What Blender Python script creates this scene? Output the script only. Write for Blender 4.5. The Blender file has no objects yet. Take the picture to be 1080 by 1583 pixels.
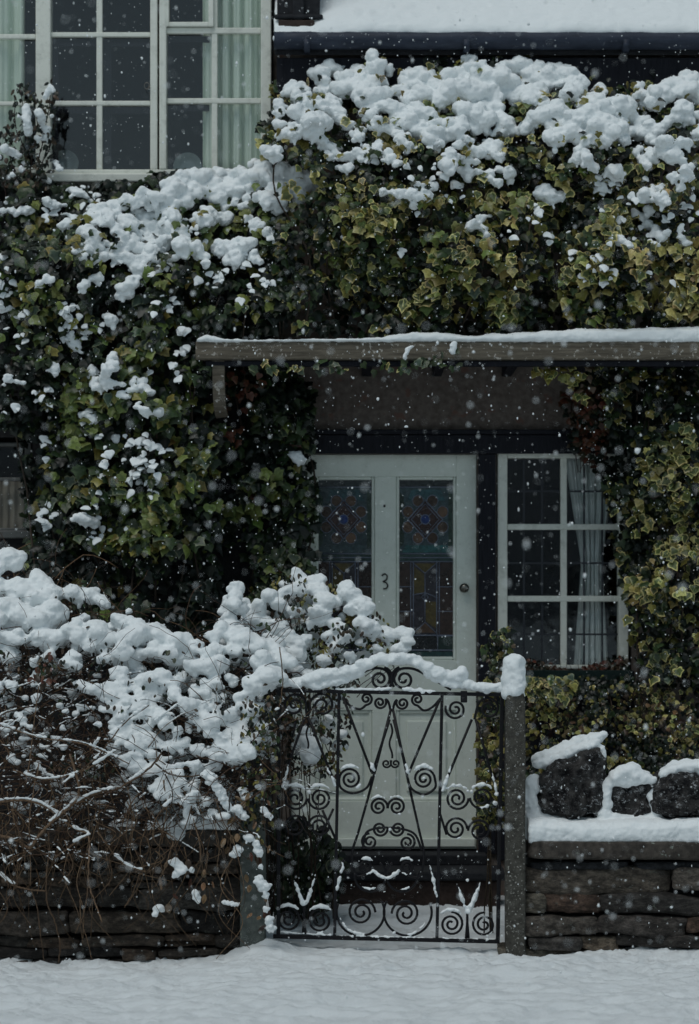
import bpy, bmesh, math, random
import numpy as np
from mathutils import Vector, Matrix

# ------------------------------------------------------------------ camera, sky, sun, exposure
F, HY, CZ = 3500.0, 955.0, 1.5          # focal length and eye line of the photograph in its own pixels, eye height in metres
sc = bpy.context.scene
COL = sc.collection
cd = bpy.data.cameras.new('camera')
cam = bpy.data.objects.new('camera', cd)
COL.objects.link(cam)
cam.location = (0, 0, CZ)
cam.rotation_euler = (math.radians(90), 0, 0)
cd.sensor_fit = 'HORIZONTAL'
cd.sensor_width = 24.0
cd.lens = F / 1080 * 24.0
cd.shift_y = (HY - 791.5) / 1080
cd.clip_start = 0.1
cd.clip_end = 400
cd.dof.use_dof = True
cd.dof.focus_distance = 10.15
cd.dof.aperture_fstop = 1.9
sc.camera = cam

SUN_EL, SUN_ROT = math.radians(62), math.radians(212)
w = bpy.data.worlds.new('World')
sc.world = w
w.use_nodes = True
nt = w.node_tree
sky = nt.nodes.new('ShaderNodeTexSky')
sky.sky_type = 'NISHITA'
sky.sun_disc = False
sky.sun_elevation = SUN_EL
sky.sun_rotation = SUN_ROT
sky.dust_density = 0.6
sky.ozone_density = 2.5
sky.air_density = 1.0
hsv = nt.nodes.new('ShaderNodeHueSaturation')
hsv.inputs['Saturation'].default_value = 0.62
hsv.inputs['Hue'].default_value = 0.462
nt.links.new(sky.outputs[0], hsv.inputs['Color'])
nt.links.new(hsv.outputs[0], nt.nodes['Background'].inputs[0])
nt.nodes['Background'].inputs[1].default_value = 0.07
sd = bpy.data.lights.new('sun', 'SUN')
sd.energy = 1.25
sd.angle = math.radians(36)
sd.color = (1.0, 0.99, 0.955)
so = bpy.data.objects.new('sun', sd)
COL.objects.link(so)
sdir = Vector((math.sin(SUN_ROT) * math.cos(SUN_EL), math.cos(SUN_ROT) * math.cos(SUN_EL), math.sin(SUN_EL)))
so.rotation_euler = sdir.to_track_quat('Z', 'Y').to_euler()
so.location = (0, 0, 12)
sc.view_settings.view_transform = 'Standard'
sc.view_settings.look = 'None'
sc.view_settings.gamma = 1
sc.view_settings.exposure = -0.04
sc.cycles.use_denoising = True
sc.cycles.max_bounces = 8
sc.cycles.transparent_max_bounces = 12

rnd = random.Random(5)
rng = np.random.default_rng(11)


def P(px, py, Y):
    return Vector(((px - 540) * Y / F, Y, CZ - (py - HY) * Y / F))


def PX(px, Y): return (px - 540) * Y / F
def PZ(py, Y): return CZ - (py - HY) * Y / F


# ------------------------------------------------------------------ noise
def _hash(ix, iy, iz, seed):
    h = (ix.astype(np.uint32) * np.uint32(374761393) + iy.astype(np.uint32) * np.uint32(668265263)
         + iz.astype(np.uint32) * np.uint32(2147483647) + np.uint32(seed * 974711 + 12345))
    h = (h ^ (h >> np.uint32(13))) * np.uint32(1274126177)
    h = (h ^ (h >> np.uint32(16))) * np.uint32(2246822519)
    h = h ^ (h >> np.uint32(15))
    return (h & np.uint32(0xFFFFFF)).astype(np.float64) / float(0xFFFFFF)


def vnoise(p, seed=0):
    """smooth value noise 0..1 at an Nx3 array of points"""
    p = np.asarray(p, dtype=np.float64)
    f = np.floor(p)
    i = f.astype(np.int64) + 100000
    u = p - f
    u = u * u * u * (u * (u * 6 - 15) + 10)
    out = 0
    for dx in (0, 1):
        for dy in (0, 1):
            for dz in (0, 1):
                wgt = (u[:, 0] if dx else 1 - u[:, 0]) * (u[:, 1] if dy else 1 - u[:, 1]) * (u[:, 2] if dz else 1 - u[:, 2])
                out = out + wgt * _hash(i[:, 0] + dx, i[:, 1] + dy, i[:, 2] + dz, seed)
    return out


def fbm(p, octs=3, seed=0, gain=0.5):
    a, t, s = 1.0, 0.0, 0.0
    p = np.asarray(p, dtype=np.float64)
    for k in range(octs):
        t = t + a * vnoise(p * (2.03 ** k), seed + k * 7)
        s += a
        a *= gain
    return t / s


def n2(x, y, sc_, seed):
    x = np.atleast_1d(np.asarray(x, float)); y = np.atleast_1d(np.asarray(y, float))
    return vnoise(np.stack([x / sc_, y / sc_, np.zeros_like(x) + 0.37], 1), seed)


# ------------------------------------------------------------------ mesh helpers
def new_mesh_obj(name, me, mat, parent=None):
    o = bpy.data.objects.new(name, me)
    COL.objects.link(o)
    if mat is not None:
        me.materials.clear()
        me.materials.append(mat)
    if parent is not None:
        o.parent = parent
        o.matrix_parent_inverse = Matrix.Translation(-Vector(parent_loc(parent)))
    return o


def parent_loc(p):
    v = Vector(p.location)
    if p.parent is not None:
        v = v + Vector(parent_loc(p.parent)) + p.matrix_parent_inverse.translation
    return v


def tag(o, label=None, cat=None, group=None, kind=None):
    if label: o['label'] = label
    if cat: o['category'] = cat
    if group: o['group'] = group
    if kind: o['kind'] = kind
    return o


def empty(name, loc, label, cat, group=None):
    o = bpy.data.objects.new(name, None)
    COL.objects.link(o)
    o.location = loc
    o.empty_display_size = 0.1
    return tag(o, label, cat, group)


class MB:
    """collects geometry for ONE mesh object"""
    def __init__(self):
        self.v, self.f, self.c, self.n = [], [], [], 0

    def add(self, verts, faces, col=None):
        verts = np.asarray(verts, float).reshape(-1, 3)
        self.v.append(verts)
        n = self.n
        self.f.extend([tuple(i + n for i in f) for f in faces])
        if col is None:
            col = (0.5, 0.5, 0.5)
        col = np.asarray(col, float)
        if col.ndim == 1:
            col = np.tile(col[:3], (len(verts), 1))
        self.c.append(col)
        self.n += len(verts)
        return self

    def box(self, a, b, col=None):
        x0, y0, z0 = (min(a[i], b[i]) for i in range(3))
        x1, y1, z1 = (max(a[i], b[i]) for i in range(3))
        v = [(x0, y0, z0), (x1, y0, z0), (x1, y1, z0), (x0, y1, z0), (x0, y0, z1), (x1, y0, z1), (x1, y1, z1), (x0, y1, z1)]
        return self.add(v, [(0, 3, 2, 1), (4, 5, 6, 7), (0, 1, 5, 4), (1, 2, 6, 5), (2, 3, 7, 6), (3, 0, 4, 7)], col)

    def pbox(self, x0, y0, x1, y1, Y, d, col=None):
        """box whose front face at depth Y covers the photo rectangle"""
        return self.box((PX(x0, Y), Y, PZ(y1, Y)), (PX(x1, Y), Y + d, PZ(y0, Y)), col)

    def bar(self, p, q, wx, wy, col=None):
        """square bar from p to q; wx across, wy along world Y"""
        p, q = Vector(p), Vector(q)
        d = (q - p).normalized()
        up = Vector((0, 1, 0))
        s = d.cross(up).normalized() * wx / 2
        u = up * wy / 2
        v = [p - s - u, p + s - u, p + s + u, p - s + u, q - s - u, q + s - u, q + s + u, q - s + u]
        return self.add([tuple(x) for x in v], [(0, 3, 2, 1), (4, 5, 6, 7), (0, 1, 5, 4), (1, 2, 6, 5), (2, 3, 7, 6), (3, 0, 4, 7)], col)

    def tube(self, pts, rad, k=6, col=None, cap=True):
        pts = np.asarray(pts, float)
        n = len(pts)
        rad = np.broadcast_to(np.asarray(rad, float), (n,))
        t = np.gradient(pts, axis=0)
        t /= np.linalg.norm(t, axis=1)[:, None] + 1e-9
        ref = np.array([0.13, 0.95, 0.28])
        s = np.cross(t, ref); s /= np.linalg.norm(s, axis=1)[:, None] + 1e-9
        u = np.cross(s, t)
        a = np.arange(k) * 2 * math.pi / k
        ring = pts[:, None, :] + rad[:, None, None] * (np.cos(a)[None, :, None] * s[:, None, :] + np.sin(a)[None, :, None] * u[:, None, :])
        f = []
        for i in range(n - 1):
            for j in range(k):
                f.append((i * k + j, i * k + (j + 1) % k, (i + 1) * k + (j + 1) % k, (i + 1) * k + j))
        if cap:
            f.append(tuple(range(k))[::-1]); f.append(tuple((n - 1) * k + j for j in range(k)))
        return self.add(ring.reshape(-1, 3), f, col)

    def build(self, name, mat, parent=None, smooth=False, bevel=0.0):
        me = bpy.data.meshes.new(name)
        v = np.concatenate(self.v); c = np.concatenate(self.c)
        me.from_pydata(v.tolist(), [], self.f)
        ca = me.color_attributes.new('Col', 'FLOAT_COLOR', 'POINT')
        ca.data.foreach_set('color', np.concatenate([c, np.ones((len(c), 1))], 1).astype(np.float32).ravel())
        if smooth:
            me.polygons.foreach_set('use_smooth', np.ones(len(me.polygons), bool))
        me.update()
        o = new_mesh_obj(name, me, mat, parent)
        if bevel:
            m = o.modifiers.new('bevel', 'BEVEL')
            m.width = bevel; m.segments = 2; m.limit_method = 'ANGLE'
        return o


def catmull(pts, per=8):
    p = np.asarray(pts, float)
    if len(p) < 3:
        t = np.linspace(0, 1, per + 1)[:, None]
        return p[0] * (1 - t) + p[-1] * t
    p = np.vstack([2 * p[0] - p[1], p, 2 * p[-1] - p[-2]])
    out = []
    for i in range(1, len(p) - 2):
        for t in np.arange(per) / per:
            a, b, c, d = p[i - 1], p[i], p[i + 1], p[i + 2]
            out.append(0.5 * (2 * b + (c - a) * t + (2 * a - 5 * b + 4 * c - d) * t ** 2 + (3 * b - a - 3 * c + d) * t ** 3))
    out.append(p[-2])
    return np.array(out)


def to3(pxy, Y):
    pxy = np.asarray(pxy, float)
    Y = np.broadcast_to(np.asarray(Y, float), (len(pxy),))
    return np.stack([(pxy[:, 0] - 540) * Y / F, Y, CZ - (pxy[:, 1] - HY) * Y / F], 1)


def ico(sub):
    bm = bmesh.new()
    bmesh.ops.create_icosphere(bm, subdivisions=sub, radius=1)
    v = np.array([x.co[:] for x in bm.verts]); f = [tuple(x.index for x in q.verts) for q in bm.faces]
    bm.free()
    return v, f


ICO1, ICO2 = ico(1), ico(2)


def in_poly(x, y, poly):
    ins = np.zeros(len(x), bool)
    n = len(poly)
    for i in range(n):
        x0, y0 = poly[i]; x1, y1 = poly[(i + 1) % n]
        c = ((y0 > y) != (y1 > y)) & (x < (x1 - x0) * (y - y0) / (y1 - y0 + 1e-12) + x0)
        ins ^= c
    return ins


def sample_poly(poly, n):
    xs = [p[0] for p in poly]; ys = [p[1] for p in poly]
    ox, oy = [], []
    tot = 0
    while tot < n:
        x = rng.uniform(min(xs), max(xs), n * 2); y = rng.uniform(min(ys), max(ys), n * 2)
        k = in_poly(x, y, poly)
        ox.append(x[k]); oy.append(y[k]); tot += k.sum()
    return np.concatenate(ox)[:n], np.concatenate(oy)[:n]


# ------------------------------------------------------------------ materials
def mat_base(name, rough=0.6, spec=0.3, metal=0.0):
    m = bpy.data.materials.new(name)
    m.use_nodes = True
    b = m.node_tree.nodes['Principled BSDF']
    b.inputs['Roughness'].default_value = rough
    b.inputs['Specular IOR Level'].default_value = spec
    b.inputs['Metallic'].default_value = metal
    return m, m.node_tree, b


def coords(t, scale=(1, 1, 1)):
    tc = t.nodes.new('ShaderNodeTexCoord')
    mp = t.nodes.new('ShaderNodeMapping')
    mp.inputs['Scale'].default_value = scale
    t.links.new(tc.outputs['Object'], mp.inputs[0])
    return mp.outputs[0]


def noise(t, vec, scale, detail=4, rough=0.55):
    n = t.nodes.new('ShaderNodeTexNoise')
    n.inputs['Scale'].default_value = scale
    n.inputs['Detail'].default_value = detail
    n.inputs['Roughness'].default_value = rough
    t.links.new(vec, n.inputs['Vector'])
    return n.outputs['Fac']


def ramp(t, fac, stops):
    r = t.nodes.new('ShaderNodeValToRGB')
    el = r.color_ramp.elements
    while len(el) < len(stops): el.new(0.5)
    for e, (p, c) in zip(el, stops):
        e.position = p
        e.color = (*c, 1) if not isinstance(c, (int, float)) else (c, c, c, 1)
    t.links.new(fac, r.inputs[0])
    return r.outputs[0]


def mix(t, a, b, fac, mode='MIX'):
    n = t.nodes.new('ShaderNodeMix')
    n.data_type = 'RGBA'; n.blend_type = mode
    for s, x in ((6, a), (7, b), (0, fac)):
        if hasattr(x, 'links') or hasattr(x, 'is_linked'):
            t.links.new(x, n.inputs[s])
        elif s == 0:
            n.inputs[0].default_value = x
        else:
            n.inputs[s].default_value = (*x, 1)
    return n.outputs[2]


def bump(t, b, h, strength, dist):
    n = t.nodes.new('ShaderNodeBump')
    n.inputs['Strength'].default_value = strength
    n.inputs['Distance'].default_value = dist
    t.links.new(h, n.inputs['Height'])
    t.links.new(n.outputs[0], b.inputs['Normal'])


def attr(t):
    a = t.nodes.new('ShaderNodeAttribute')
    a.attribute_name = 'Col'
    return a.outputs['Color']


def make_mats():
    M = {}
    m, t, b = mat_base('snow', 0.65, 0.25)
    v = coords(t)
    b.inputs['Base Color'].default_value = (0.83, 0.875, 0.885, 1)
    hh = mix(t, noise(t, v, 420, 2), noise(t, v, 90, 3), 0.5)
    bump(t, b, hh, 0.5, 0.006)
    M['snow'] = m
    m, t, b = mat_base('ground_snow', 0.65, 0.2)
    v = coords(t, (1, 1.9, 1))
    b.inputs['Base Color'].default_value = (0.79, 0.835, 0.85, 1)
    hh = mix(t, noise(t, v, 260, 2), noise(t, v, 38, 5, 0.65), 0.6)
    bump(t, b, hh, 0.8, 0.014)
    M['ground_snow'] = m
    m, t, b = mat_base('leaf', 0.42, 0.35)
    v = coords(t)
    c = mix(t, attr(t), ramp(t, noise(t, v, 70, 3), [(0.3, 0.62), (0.7, 1.25)]), 1.0, 'MULTIPLY')
    t.links.new(c, b.inputs['Base Color'])
    M['leaf'] = m
    m, t, b = mat_base('bark', 0.75, 0.2)
    v = coords(t, (1, 1, 0.5))
    c = mix(t, attr(t), ramp(t, noise(t, v, 120, 4), [(0.3, 0.5), (0.7, 1.4)]), 1.0, 'MULTIPLY')
    t.links.new(c, b.inputs['Base Color'])
    M['bark'] = m
    m, t, b = mat_base('stone', 0.7, 0.3)
    v = coords(t, (1, 1, 2.0))
    n1 = noise(t, v, 17, 12, 0.78)
    c = mix(t, attr(t), ramp(t, n1, [(0.30, 0.10), (0.46, 0.55), (0.58, 1.5), (0.72, 3.0)]), 1.0, 'MULTIPLY')
    v2 = coords(t)
    lich = ramp(t, noise(t, v2, 30, 5, 0.7), [(0.63, 0.0), (0.69, 0.55)])
    c = mix(t, c, (0.17, 0.19, 0.16), lich)
    t.links.new(c, b.inputs['Base Color'])
    bump(t, b, mix(t, n1, noise(t, v2, 160, 4, 0.7), 0.35), 1.0, 0.045)
    M['stone'] = m
    m, t, b = mat_base('rock', 0.55, 0.2)
    v2 = coords(t)
    n1 = noise(t, v2, 20, 10, 0.75)
    c = mix(t, (0.006, 0.006, 0.008), (0.17, 0.162, 0.155), ramp(t, n1, [(0.42, 0.0), (0.74, 1.0)]))
    fl = ramp(t, noise(t, coords(t, (1, 1, 1.3)), 40, 8, 0.8), [(0.565, 0.0), (0.61, 0.9)])
    c = mix(t, c, (0.62, 0.65, 0.67), fl)
    t.links.new(c, b.inputs['Base Color'])
    bump(t, b, n1, 1.0, 0.06)
    M['rock'] = m

    def speck(name, base, base2, spk, sscale, thr, rough=0.75, grain=(1, 1, 1), gs=30):
        m, t, b = mat_base(name, rough, 0.12)
        v = coords(t, grain); v2 = coords(t)
        g = noise(t, v, gs, 6, 0.65)
        c = mix(t, base, base2, ramp(t, g, [(0.3, 0.0), (0.7, 1.0)]))
        s = ramp(t, noise(t, v2, sscale, 3, 0.55), [(thr, 0.0), (thr + 0.05, 0.85)])
        c = mix(t, c, spk, s)
        t.links.new(c, b.inputs['Base Color'])
        bump(t, b, g, 0.6, 0.006)
        M[name] = m
    speck('concrete', (0.028, 0.027, 0.023), (0.095, 0.092, 0.080), (0.34, 0.34, 0.31), 95, 0.605)
    speck('mossy_concrete', (0.055, 0.065, 0.06), (0.12, 0.135, 0.125), (0.2, 0.22, 0.18), 60, 0.66)
    speck('beam_timber', (0.062, 0.054, 0.042), (0.17, 0.148, 0.115), (0.40, 0.38, 0.34), 48, 0.62, grain=(0.25, 1, 3), gs=30)
    speck('coping', (0.022, 0.020, 0.018), (0.085, 0.074, 0.064), (0.22, 0.25, 0.22), 34, 0.645)
    speck('render_wall', (0.085, 0.070, 0.062), (0.165, 0.142, 0.126), (0.14, 0.085, 0.07), 12, 0.6, 0.85)
    speck('pebbledash', (0.24, 0.26, 0.28), (0.36, 0.38, 0.40), (0.2, 0.2, 0.2), 8, 0.7, 0.85)
    speck('dark_wall', (0.012, 0.012, 0.013), (0.026, 0.026, 0.027), (0.04, 0.04, 0.04), 20, 0.66, 0.85)
    speck('black_timber', (0.009, 0.010, 0.014), (0.018, 0.019, 0.026), (0.03, 0.03, 0.035), 60, 0.7, 0.55, (3, 1, 0.3))
    speck('gutter_metal', (0.022, 0.028, 0.042), (0.045, 0.055, 0.078), (0.09, 0.10, 0.12), 30, 0.66, 0.45, (0.3, 1, 1))
    speck('red_stone', (0.026, 0.019, 0.017), (0.062, 0.044, 0.038), (0.12, 0.10, 0.09), 40, 0.68)
    speck('slate', (0.014, 0.015, 0.018), (0.03, 0.032, 0.036), (0.05, 0.05, 0.05), 40, 0.68)
    speck('green_paint', (0.006, 0.014, 0.013), (0.012, 0.024, 0.022), (0.03, 0.03, 0.03), 40, 0.7, 0.5)
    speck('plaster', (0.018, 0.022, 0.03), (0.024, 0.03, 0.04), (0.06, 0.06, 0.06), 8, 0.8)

    def paint(name, col, dirt, lo, hi):
        m, t, b = mat_base(name, 0.48, 0.35)
        v = coords(t); vg = coords(t, (1, 1, 0.22))
        d = ramp(t, noise(t, v, 16, 7, 0.72), [(lo, 0.0), (hi, 0.8)])
        c = mix(t, col, dirt, d)
        ch = ramp(t, noise(t, v, 130, 4, 0.7), [(0.66, 0.0), (0.70, 0.7)])
        c = mix(t, c, (0.10, 0.09, 0.08), ch)
        t.links.new(c, b.inputs['Base Color'])
        bump(t, b, noise(t, vg, 60, 4), 0.25, 0.003)
        M[name] = m
    paint('white_paint', (0.72, 0.74, 0.67), (0.36, 0.38, 0.33), 0.5, 0.8)
    paint('door_paint', (0.72, 0.77, 0.70), (0.52, 0.56, 0.49), 0.5, 0.85)
    paint('grey_paint', (0.11, 0.115, 0.11), (0.05, 0.05, 0.048), 0.45, 0.7)
    m, t, b = mat_base('iron', 0.5, 0.22)
    v = coords(t)
    c = mix(t, (0.008, 0.008, 0.010), (0.024, 0.014, 0.011), ramp(t, noise(t, v, 45, 5, 0.7), [(0.6, 0.0), (0.72, 0.8)]))
    t.links.new(c, b.inputs['Base Color'])
    bump(t, b, noise(t, v, 220, 3), 0.4, 0.002)
    M['iron'] = m
    m, t, b = mat_base('brass', 0.3, 0.5, 1.0)
    b.inputs['Base Color'].default_value = (0.20, 0.19, 0.17, 1)
    M['brass'] = m
    m, t, b = mat_base('lead', 0.4, 0.4, 0.3)
    b.inputs['Base Color'].default_value = (0.20, 0.23, 0.30, 1)
    M['lead'] = m
    m, t, b = mat_base('lead_dull', 0.5, 0.3)
    b.inputs['Base Color'].default_value = (0.030, 0.034, 0.042, 1)
    M['lead_dull'] = m
    m, t, b = mat_base('stained_glass', 0.12, 0.5)
    v = coords(t)
    c = mix(t, attr(t), ramp(t, noise(t, v, 60, 4), [(0.3, 0.55), (0.7, 1.35)]), 1.0, 'MULTIPLY')
    c = mix(t, c, (1.3, 1.26, 1.24), 1.0, 'MULTIPLY')
    t.links.new(c, b.inputs['Base Color'])
    bump(t, b, noise(t, v, 90, 2), 0.35, 0.004)
    M['stained_glass'] = m
    for nm, c0, c1 in (('curtain', (0.66, 0.74, 0.64), (0.58, 0.67, 0.57)), ('net_curtain', (0.74, 0.78, 0.76), (0.60, 0.66, 0.65)), ('brown_curtain', (0.34, 0.30, 0.24), (0.22, 0.19, 0.15))):
        m, t, b = mat_base(nm, 0.85, 0.1)
        c = mix(t, c0, c1, noise(t, coords(t, (6, 6, 0.4)), 14, 3))
        t.links.new(c, b.inputs['Base Color'])
        b.inputs['Transmission Weight'].default_value = 0.0
        M[nm] = m
    m, t, b = mat_base('ceramic', 0.25, 0.5)
    c = mix(t, (0.22, 0.27, 0.27), (0.12, 0.16, 0.17), noise(t, coords(t), 30, 3))
    t.links.new(c, b.inputs['Base Color'])
    M['ceramic'] = m
    # window glass: clear sheet with the usual weak mirror
    m = bpy.data.materials.new('glass'); m.use_nodes = True
    t = m.node_tree; t.nodes.clear()
    out = t.nodes.new('ShaderNodeOutputMaterial'); mx = t.nodes.new('ShaderNodeMixShader')
    tr = t.nodes.new('ShaderNodeBsdfTransparent'); gl = t.nodes.new('ShaderNodeBsdfGlossy'); fr = t.nodes.new('ShaderNodeFresnel')
    tr.inputs[0].default_value = (0.965, 0.975, 0.975, 1)
    gl.inputs['Roughness'].default_value = 0.06
    fr.inputs['IOR'].default_value = 1.9
    bp = t.nodes.new('ShaderNodeBump'); bp.inputs['Strength'].default_value = 0.12; bp.inputs['Distance'].default_value = 0.01
    t.links.new(noise(t, coords(t), 7, 2), bp.inputs['Height'])
    t.links.new(bp.outputs[0], gl.inputs['Normal'])
    ge = t.nodes.new('ShaderNodeNewGeometry'); inv = t.nodes.new('ShaderNodeMath'); inv.operation = 'SUBTRACT'; inv.inputs[0].default_value = 1.0
    mu = t.nodes.new('ShaderNodeMath'); mu.operation = 'MULTIPLY'
    t.links.new(ge.outputs['Backfacing'], inv.inputs[1]); t.links.new(inv.outputs[0], mu.inputs[0]); t.links.new(fr.outputs[0], mu.inputs[1])
    t.links.new(mu.outputs[0], mx.inputs[0]); t.links.new(tr.outputs[0], mx.inputs[1]); t.links.new(gl.outputs[0], mx.inputs[2])
    t.links.new(mx.outputs[0], out.inputs[0])
    M['glass'] = m
    return M


M = make_mats()


# ------------------------------------------------------------------ snow: soft pillows grown together
class Snow:
    def __init__(self):
        self.b, self.extra = [], []

    def blob(self, x, y, z, r, s=(1, 1, 1)):
        self.b.append((x, y, z, r * s[0], r * s[1], r * s[2]))

    def path(self, pts, r, Yf, lump=1.0, flat=0.9, per=0.55, droop=1.0, jit=.12):
        """pillow along a photo polyline; r in photo pixels; Yf(px,py) gives its depth"""
        pts = np.asarray(pts, float).reshape(-1, 2)
        seg = [pts[0]]
        for a, b in zip(pts[:-1], pts[1:]):
            k = max(1, int(np.hypot(*(b - a)) / (r * per)))
            for i in range(1, k + 1): seg.append(a + (b - a) * i / k)
        for q in seg:
            px, py = q[0] + rnd.gauss(0, r * jit), q[1] + rnd.gauss(0, r * jit * .8)
            Y = Yf(px, py) if callable(Yf) else Yf
            R = r * Y / F * rnd.uniform(.75, 1.05)
            x, z = PX(px, Y), PZ(py, Y)
            self.blob(x, Y, z, R, (rnd.uniform(.9, 1.15), rnd.uniform(.9, 1.15), flat * rnd.uniform(.85, 1.1)))
            for _ in range(int(5 * lump)):
                d = Vector((rnd.gauss(0, 1), rnd.gauss(-.4, .7), rnd.gauss(.12, .9))).normalized()
                rr = R * rnd.uniform(.34, .66)
                q_ = rnd.uniform(.6, .98)
                self.blob(x + d.x * R * q_, Y + d.y * R * .85, z + d.z * R * q_ * .85, rr, (1.1, 1, .9))
            if rnd.random() < .7 * droop:
                self.blob(x + rnd.uniform(-.7, .7) * R, Y - rnd.uniform(.0, .5) * R, z - R * rnd.uniform(.6, 1.15), R * rnd.uniform(.2, .42), (.9, .9, 1.25))

    def fill(self, poly, n, Yf, r, seed, thr, sc_=30, **kw):
        px, py = sample_poly(poly, n)
        k = n2(px, py, sc_, seed) > thr
        for x, y in zip(px[k], py[k]):
            self.path([(x, y)], rnd.uniform(*r), Yf, **kw)

    def mesh(self, v, f):
        self.extra.append((np.asarray(v, float), f))

    def ledge(self, xs, hs, Y0, Y1, z0, slope=0.0, seed=1, rough=0.006, over=0.02):
        """snow lying on a ledge: xs world x, hs heights, front at Y0, back at Y1, floor z0(x)"""
        n = max(12, int((xs[-1] - xs[0]) / 0.02))
        X = np.linspace(xs[0], xs[-1], n)
        H = np.interp(X, xs, hs)
        Z0 = z0(X) if callable(z0) else np.full(n, z0)
        ys = [Y1, Y0 + .01, Y0 - over * .6, Y0 - over, Y0 - over * .7, Y0 + .02, Y0 + .05]
        hf = [-.004, -.004, .06, .4, .75, .96, 1.0]
        m = max(3, int((Y1 - Y0 - .05) / .04))
        for k in range(1, m + 1):
            ys.append(Y0 + .05 + (Y1 - Y0 - .05) * k / m); hf.append(1.0)
        k = len(ys)
        v = np.zeros((n, k, 3))
        for j in range(k):
            v[:, j, 0] = X; v[:, j, 1] = ys[j]
            h = hf[j] * H if hf[j] > 0 else np.full(n, hf[j])
            v[:, j, 2] = Z0 + h + (ys[j] - Y0) * slope
        nn = (fbm(v.reshape(-1, 3) * 9, 3, seed) - .5).reshape(n, k)
        for j in range(3, k):
            v[:, j, 2] += nn[:, j] * rough * 4 * np.minimum(1, H / .05)
            v[:, j, 1] += nn[:, j] * rough * 2
        f = []
        for i in range(n - 1):
            for j in range(k):
                a, b2 = i * k + j, i * k + (j + 1) % k
                f.append((a, b2, b2 + k, a + k))
        f.append(tuple(range(k))[::-1]); f.append(tuple((n - 1) * k + j for j in range(k)))
        self.mesh(v.reshape(-1, 3), f)

    def build(self, name, label, voxel=0.0058, amp=1.0, seed=3, cat='snow', smooth=5, crumbs=0):
        vs, fs, n = [], [], 0
        tv, tf = ICO2
        tf = np.array(tf)
        if self.b:
            B = np.array(self.b)
            V = B[:, None, :3] + tv[None] * B[:, None, 3:6]
            vs.append(V.reshape(-1, 3))
            fs += (tf[None] + (np.arange(len(B)) * len(tv))[:, None, None]).reshape(-1, 3).tolist()
            n = len(B) * len(tv)
        for v, f in self.extra:
            vs.append(v); fs += [tuple(i + n for i in q) for q in f]; n += len(v)
        me = bpy.data.meshes.new('raw')
        me.from_pydata(np.concatenate(vs).tolist(), [], fs)
        me.update()
        ob = bpy.data.objects.new('raw', me); COL.objects.link(ob)
        rm = ob.modifiers.new('r', 'REMESH'); rm.mode = 'VOXEL'; rm.voxel_size = voxel; rm.adaptivity = 0
        sm = ob.modifiers.new('s', 'SMOOTH'); sm.iterations = smooth; sm.factor = 0.5
        dg = bpy.context.evaluated_depsgraph_get()
        me2 = bpy.data.meshes.new_from_object(ob.evaluated_get(dg))
        bpy.data.objects.remove(ob); bpy.data.meshes.remove(me)
        k = len(me2.vertices)
        co = np.zeros(k * 3, np.float32); me2.vertices.foreach_get('co', co); co = co.reshape(-1, 3).astype(float)
        no = np.zeros(k * 3, np.float32); me2.vertices.foreach_get('normal', no); no = no.reshape(-1, 3)
        if crumbs:
            ne = len(me2.edges); ed = np.zeros(ne * 2, np.int32); me2.edges.foreach_get('vertices', ed); ed = ed.reshape(-1, 2)
            lab = np.arange(k)
            while True:
                m_ = np.minimum(lab[ed[:, 0]], lab[ed[:, 1]])
                new = lab.copy(); np.minimum.at(new, ed[:, 0], m_); np.minimum.at(new, ed[:, 1], m_)
                new = new[new]
                if (new == lab).all(): break
                lab = new
            cnt = np.bincount(lab, minlength=k)
            kill = cnt[lab] < crumbs
            bm = bmesh.new(); bm.from_mesh(me2); bm.verts.ensure_lookup_table()
            bmesh.ops.delete(bm, geom=[bm.verts[i] for i in np.nonzero(kill)[0]], context='VERTS')
            bm.to_mesh(me2); bm.free()
            k = len(me2.vertices)
            co = np.zeros(k * 3, np.float32); me2.vertices.foreach_get('co', co); co = co.reshape(-1, 3).astype(float)
            no = np.zeros(k * 3, np.float32); me2.vertices.foreach_get('normal', no); no = no.reshape(-1, 3)
        d = (fbm(co * 26, 2, seed) - .5) * .017 + (fbm(co * 70, 2, seed + 3) - .5) * .009 + (vnoise(co * 210, seed + 5) - .5) * .0036
        co += no * (d * amp)[:, None]
        me2.vertices.foreach_set('co', co.astype(np.float32).ravel())
        me2.polygons.foreach_set('use_smooth', np.ones(len(me2.polygons), bool))
        me2.name = name
        me2.update()
        o = new_mesh_obj(name, me2, M['snow'])
        return tag(o, label, cat, kind='stuff')


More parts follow.
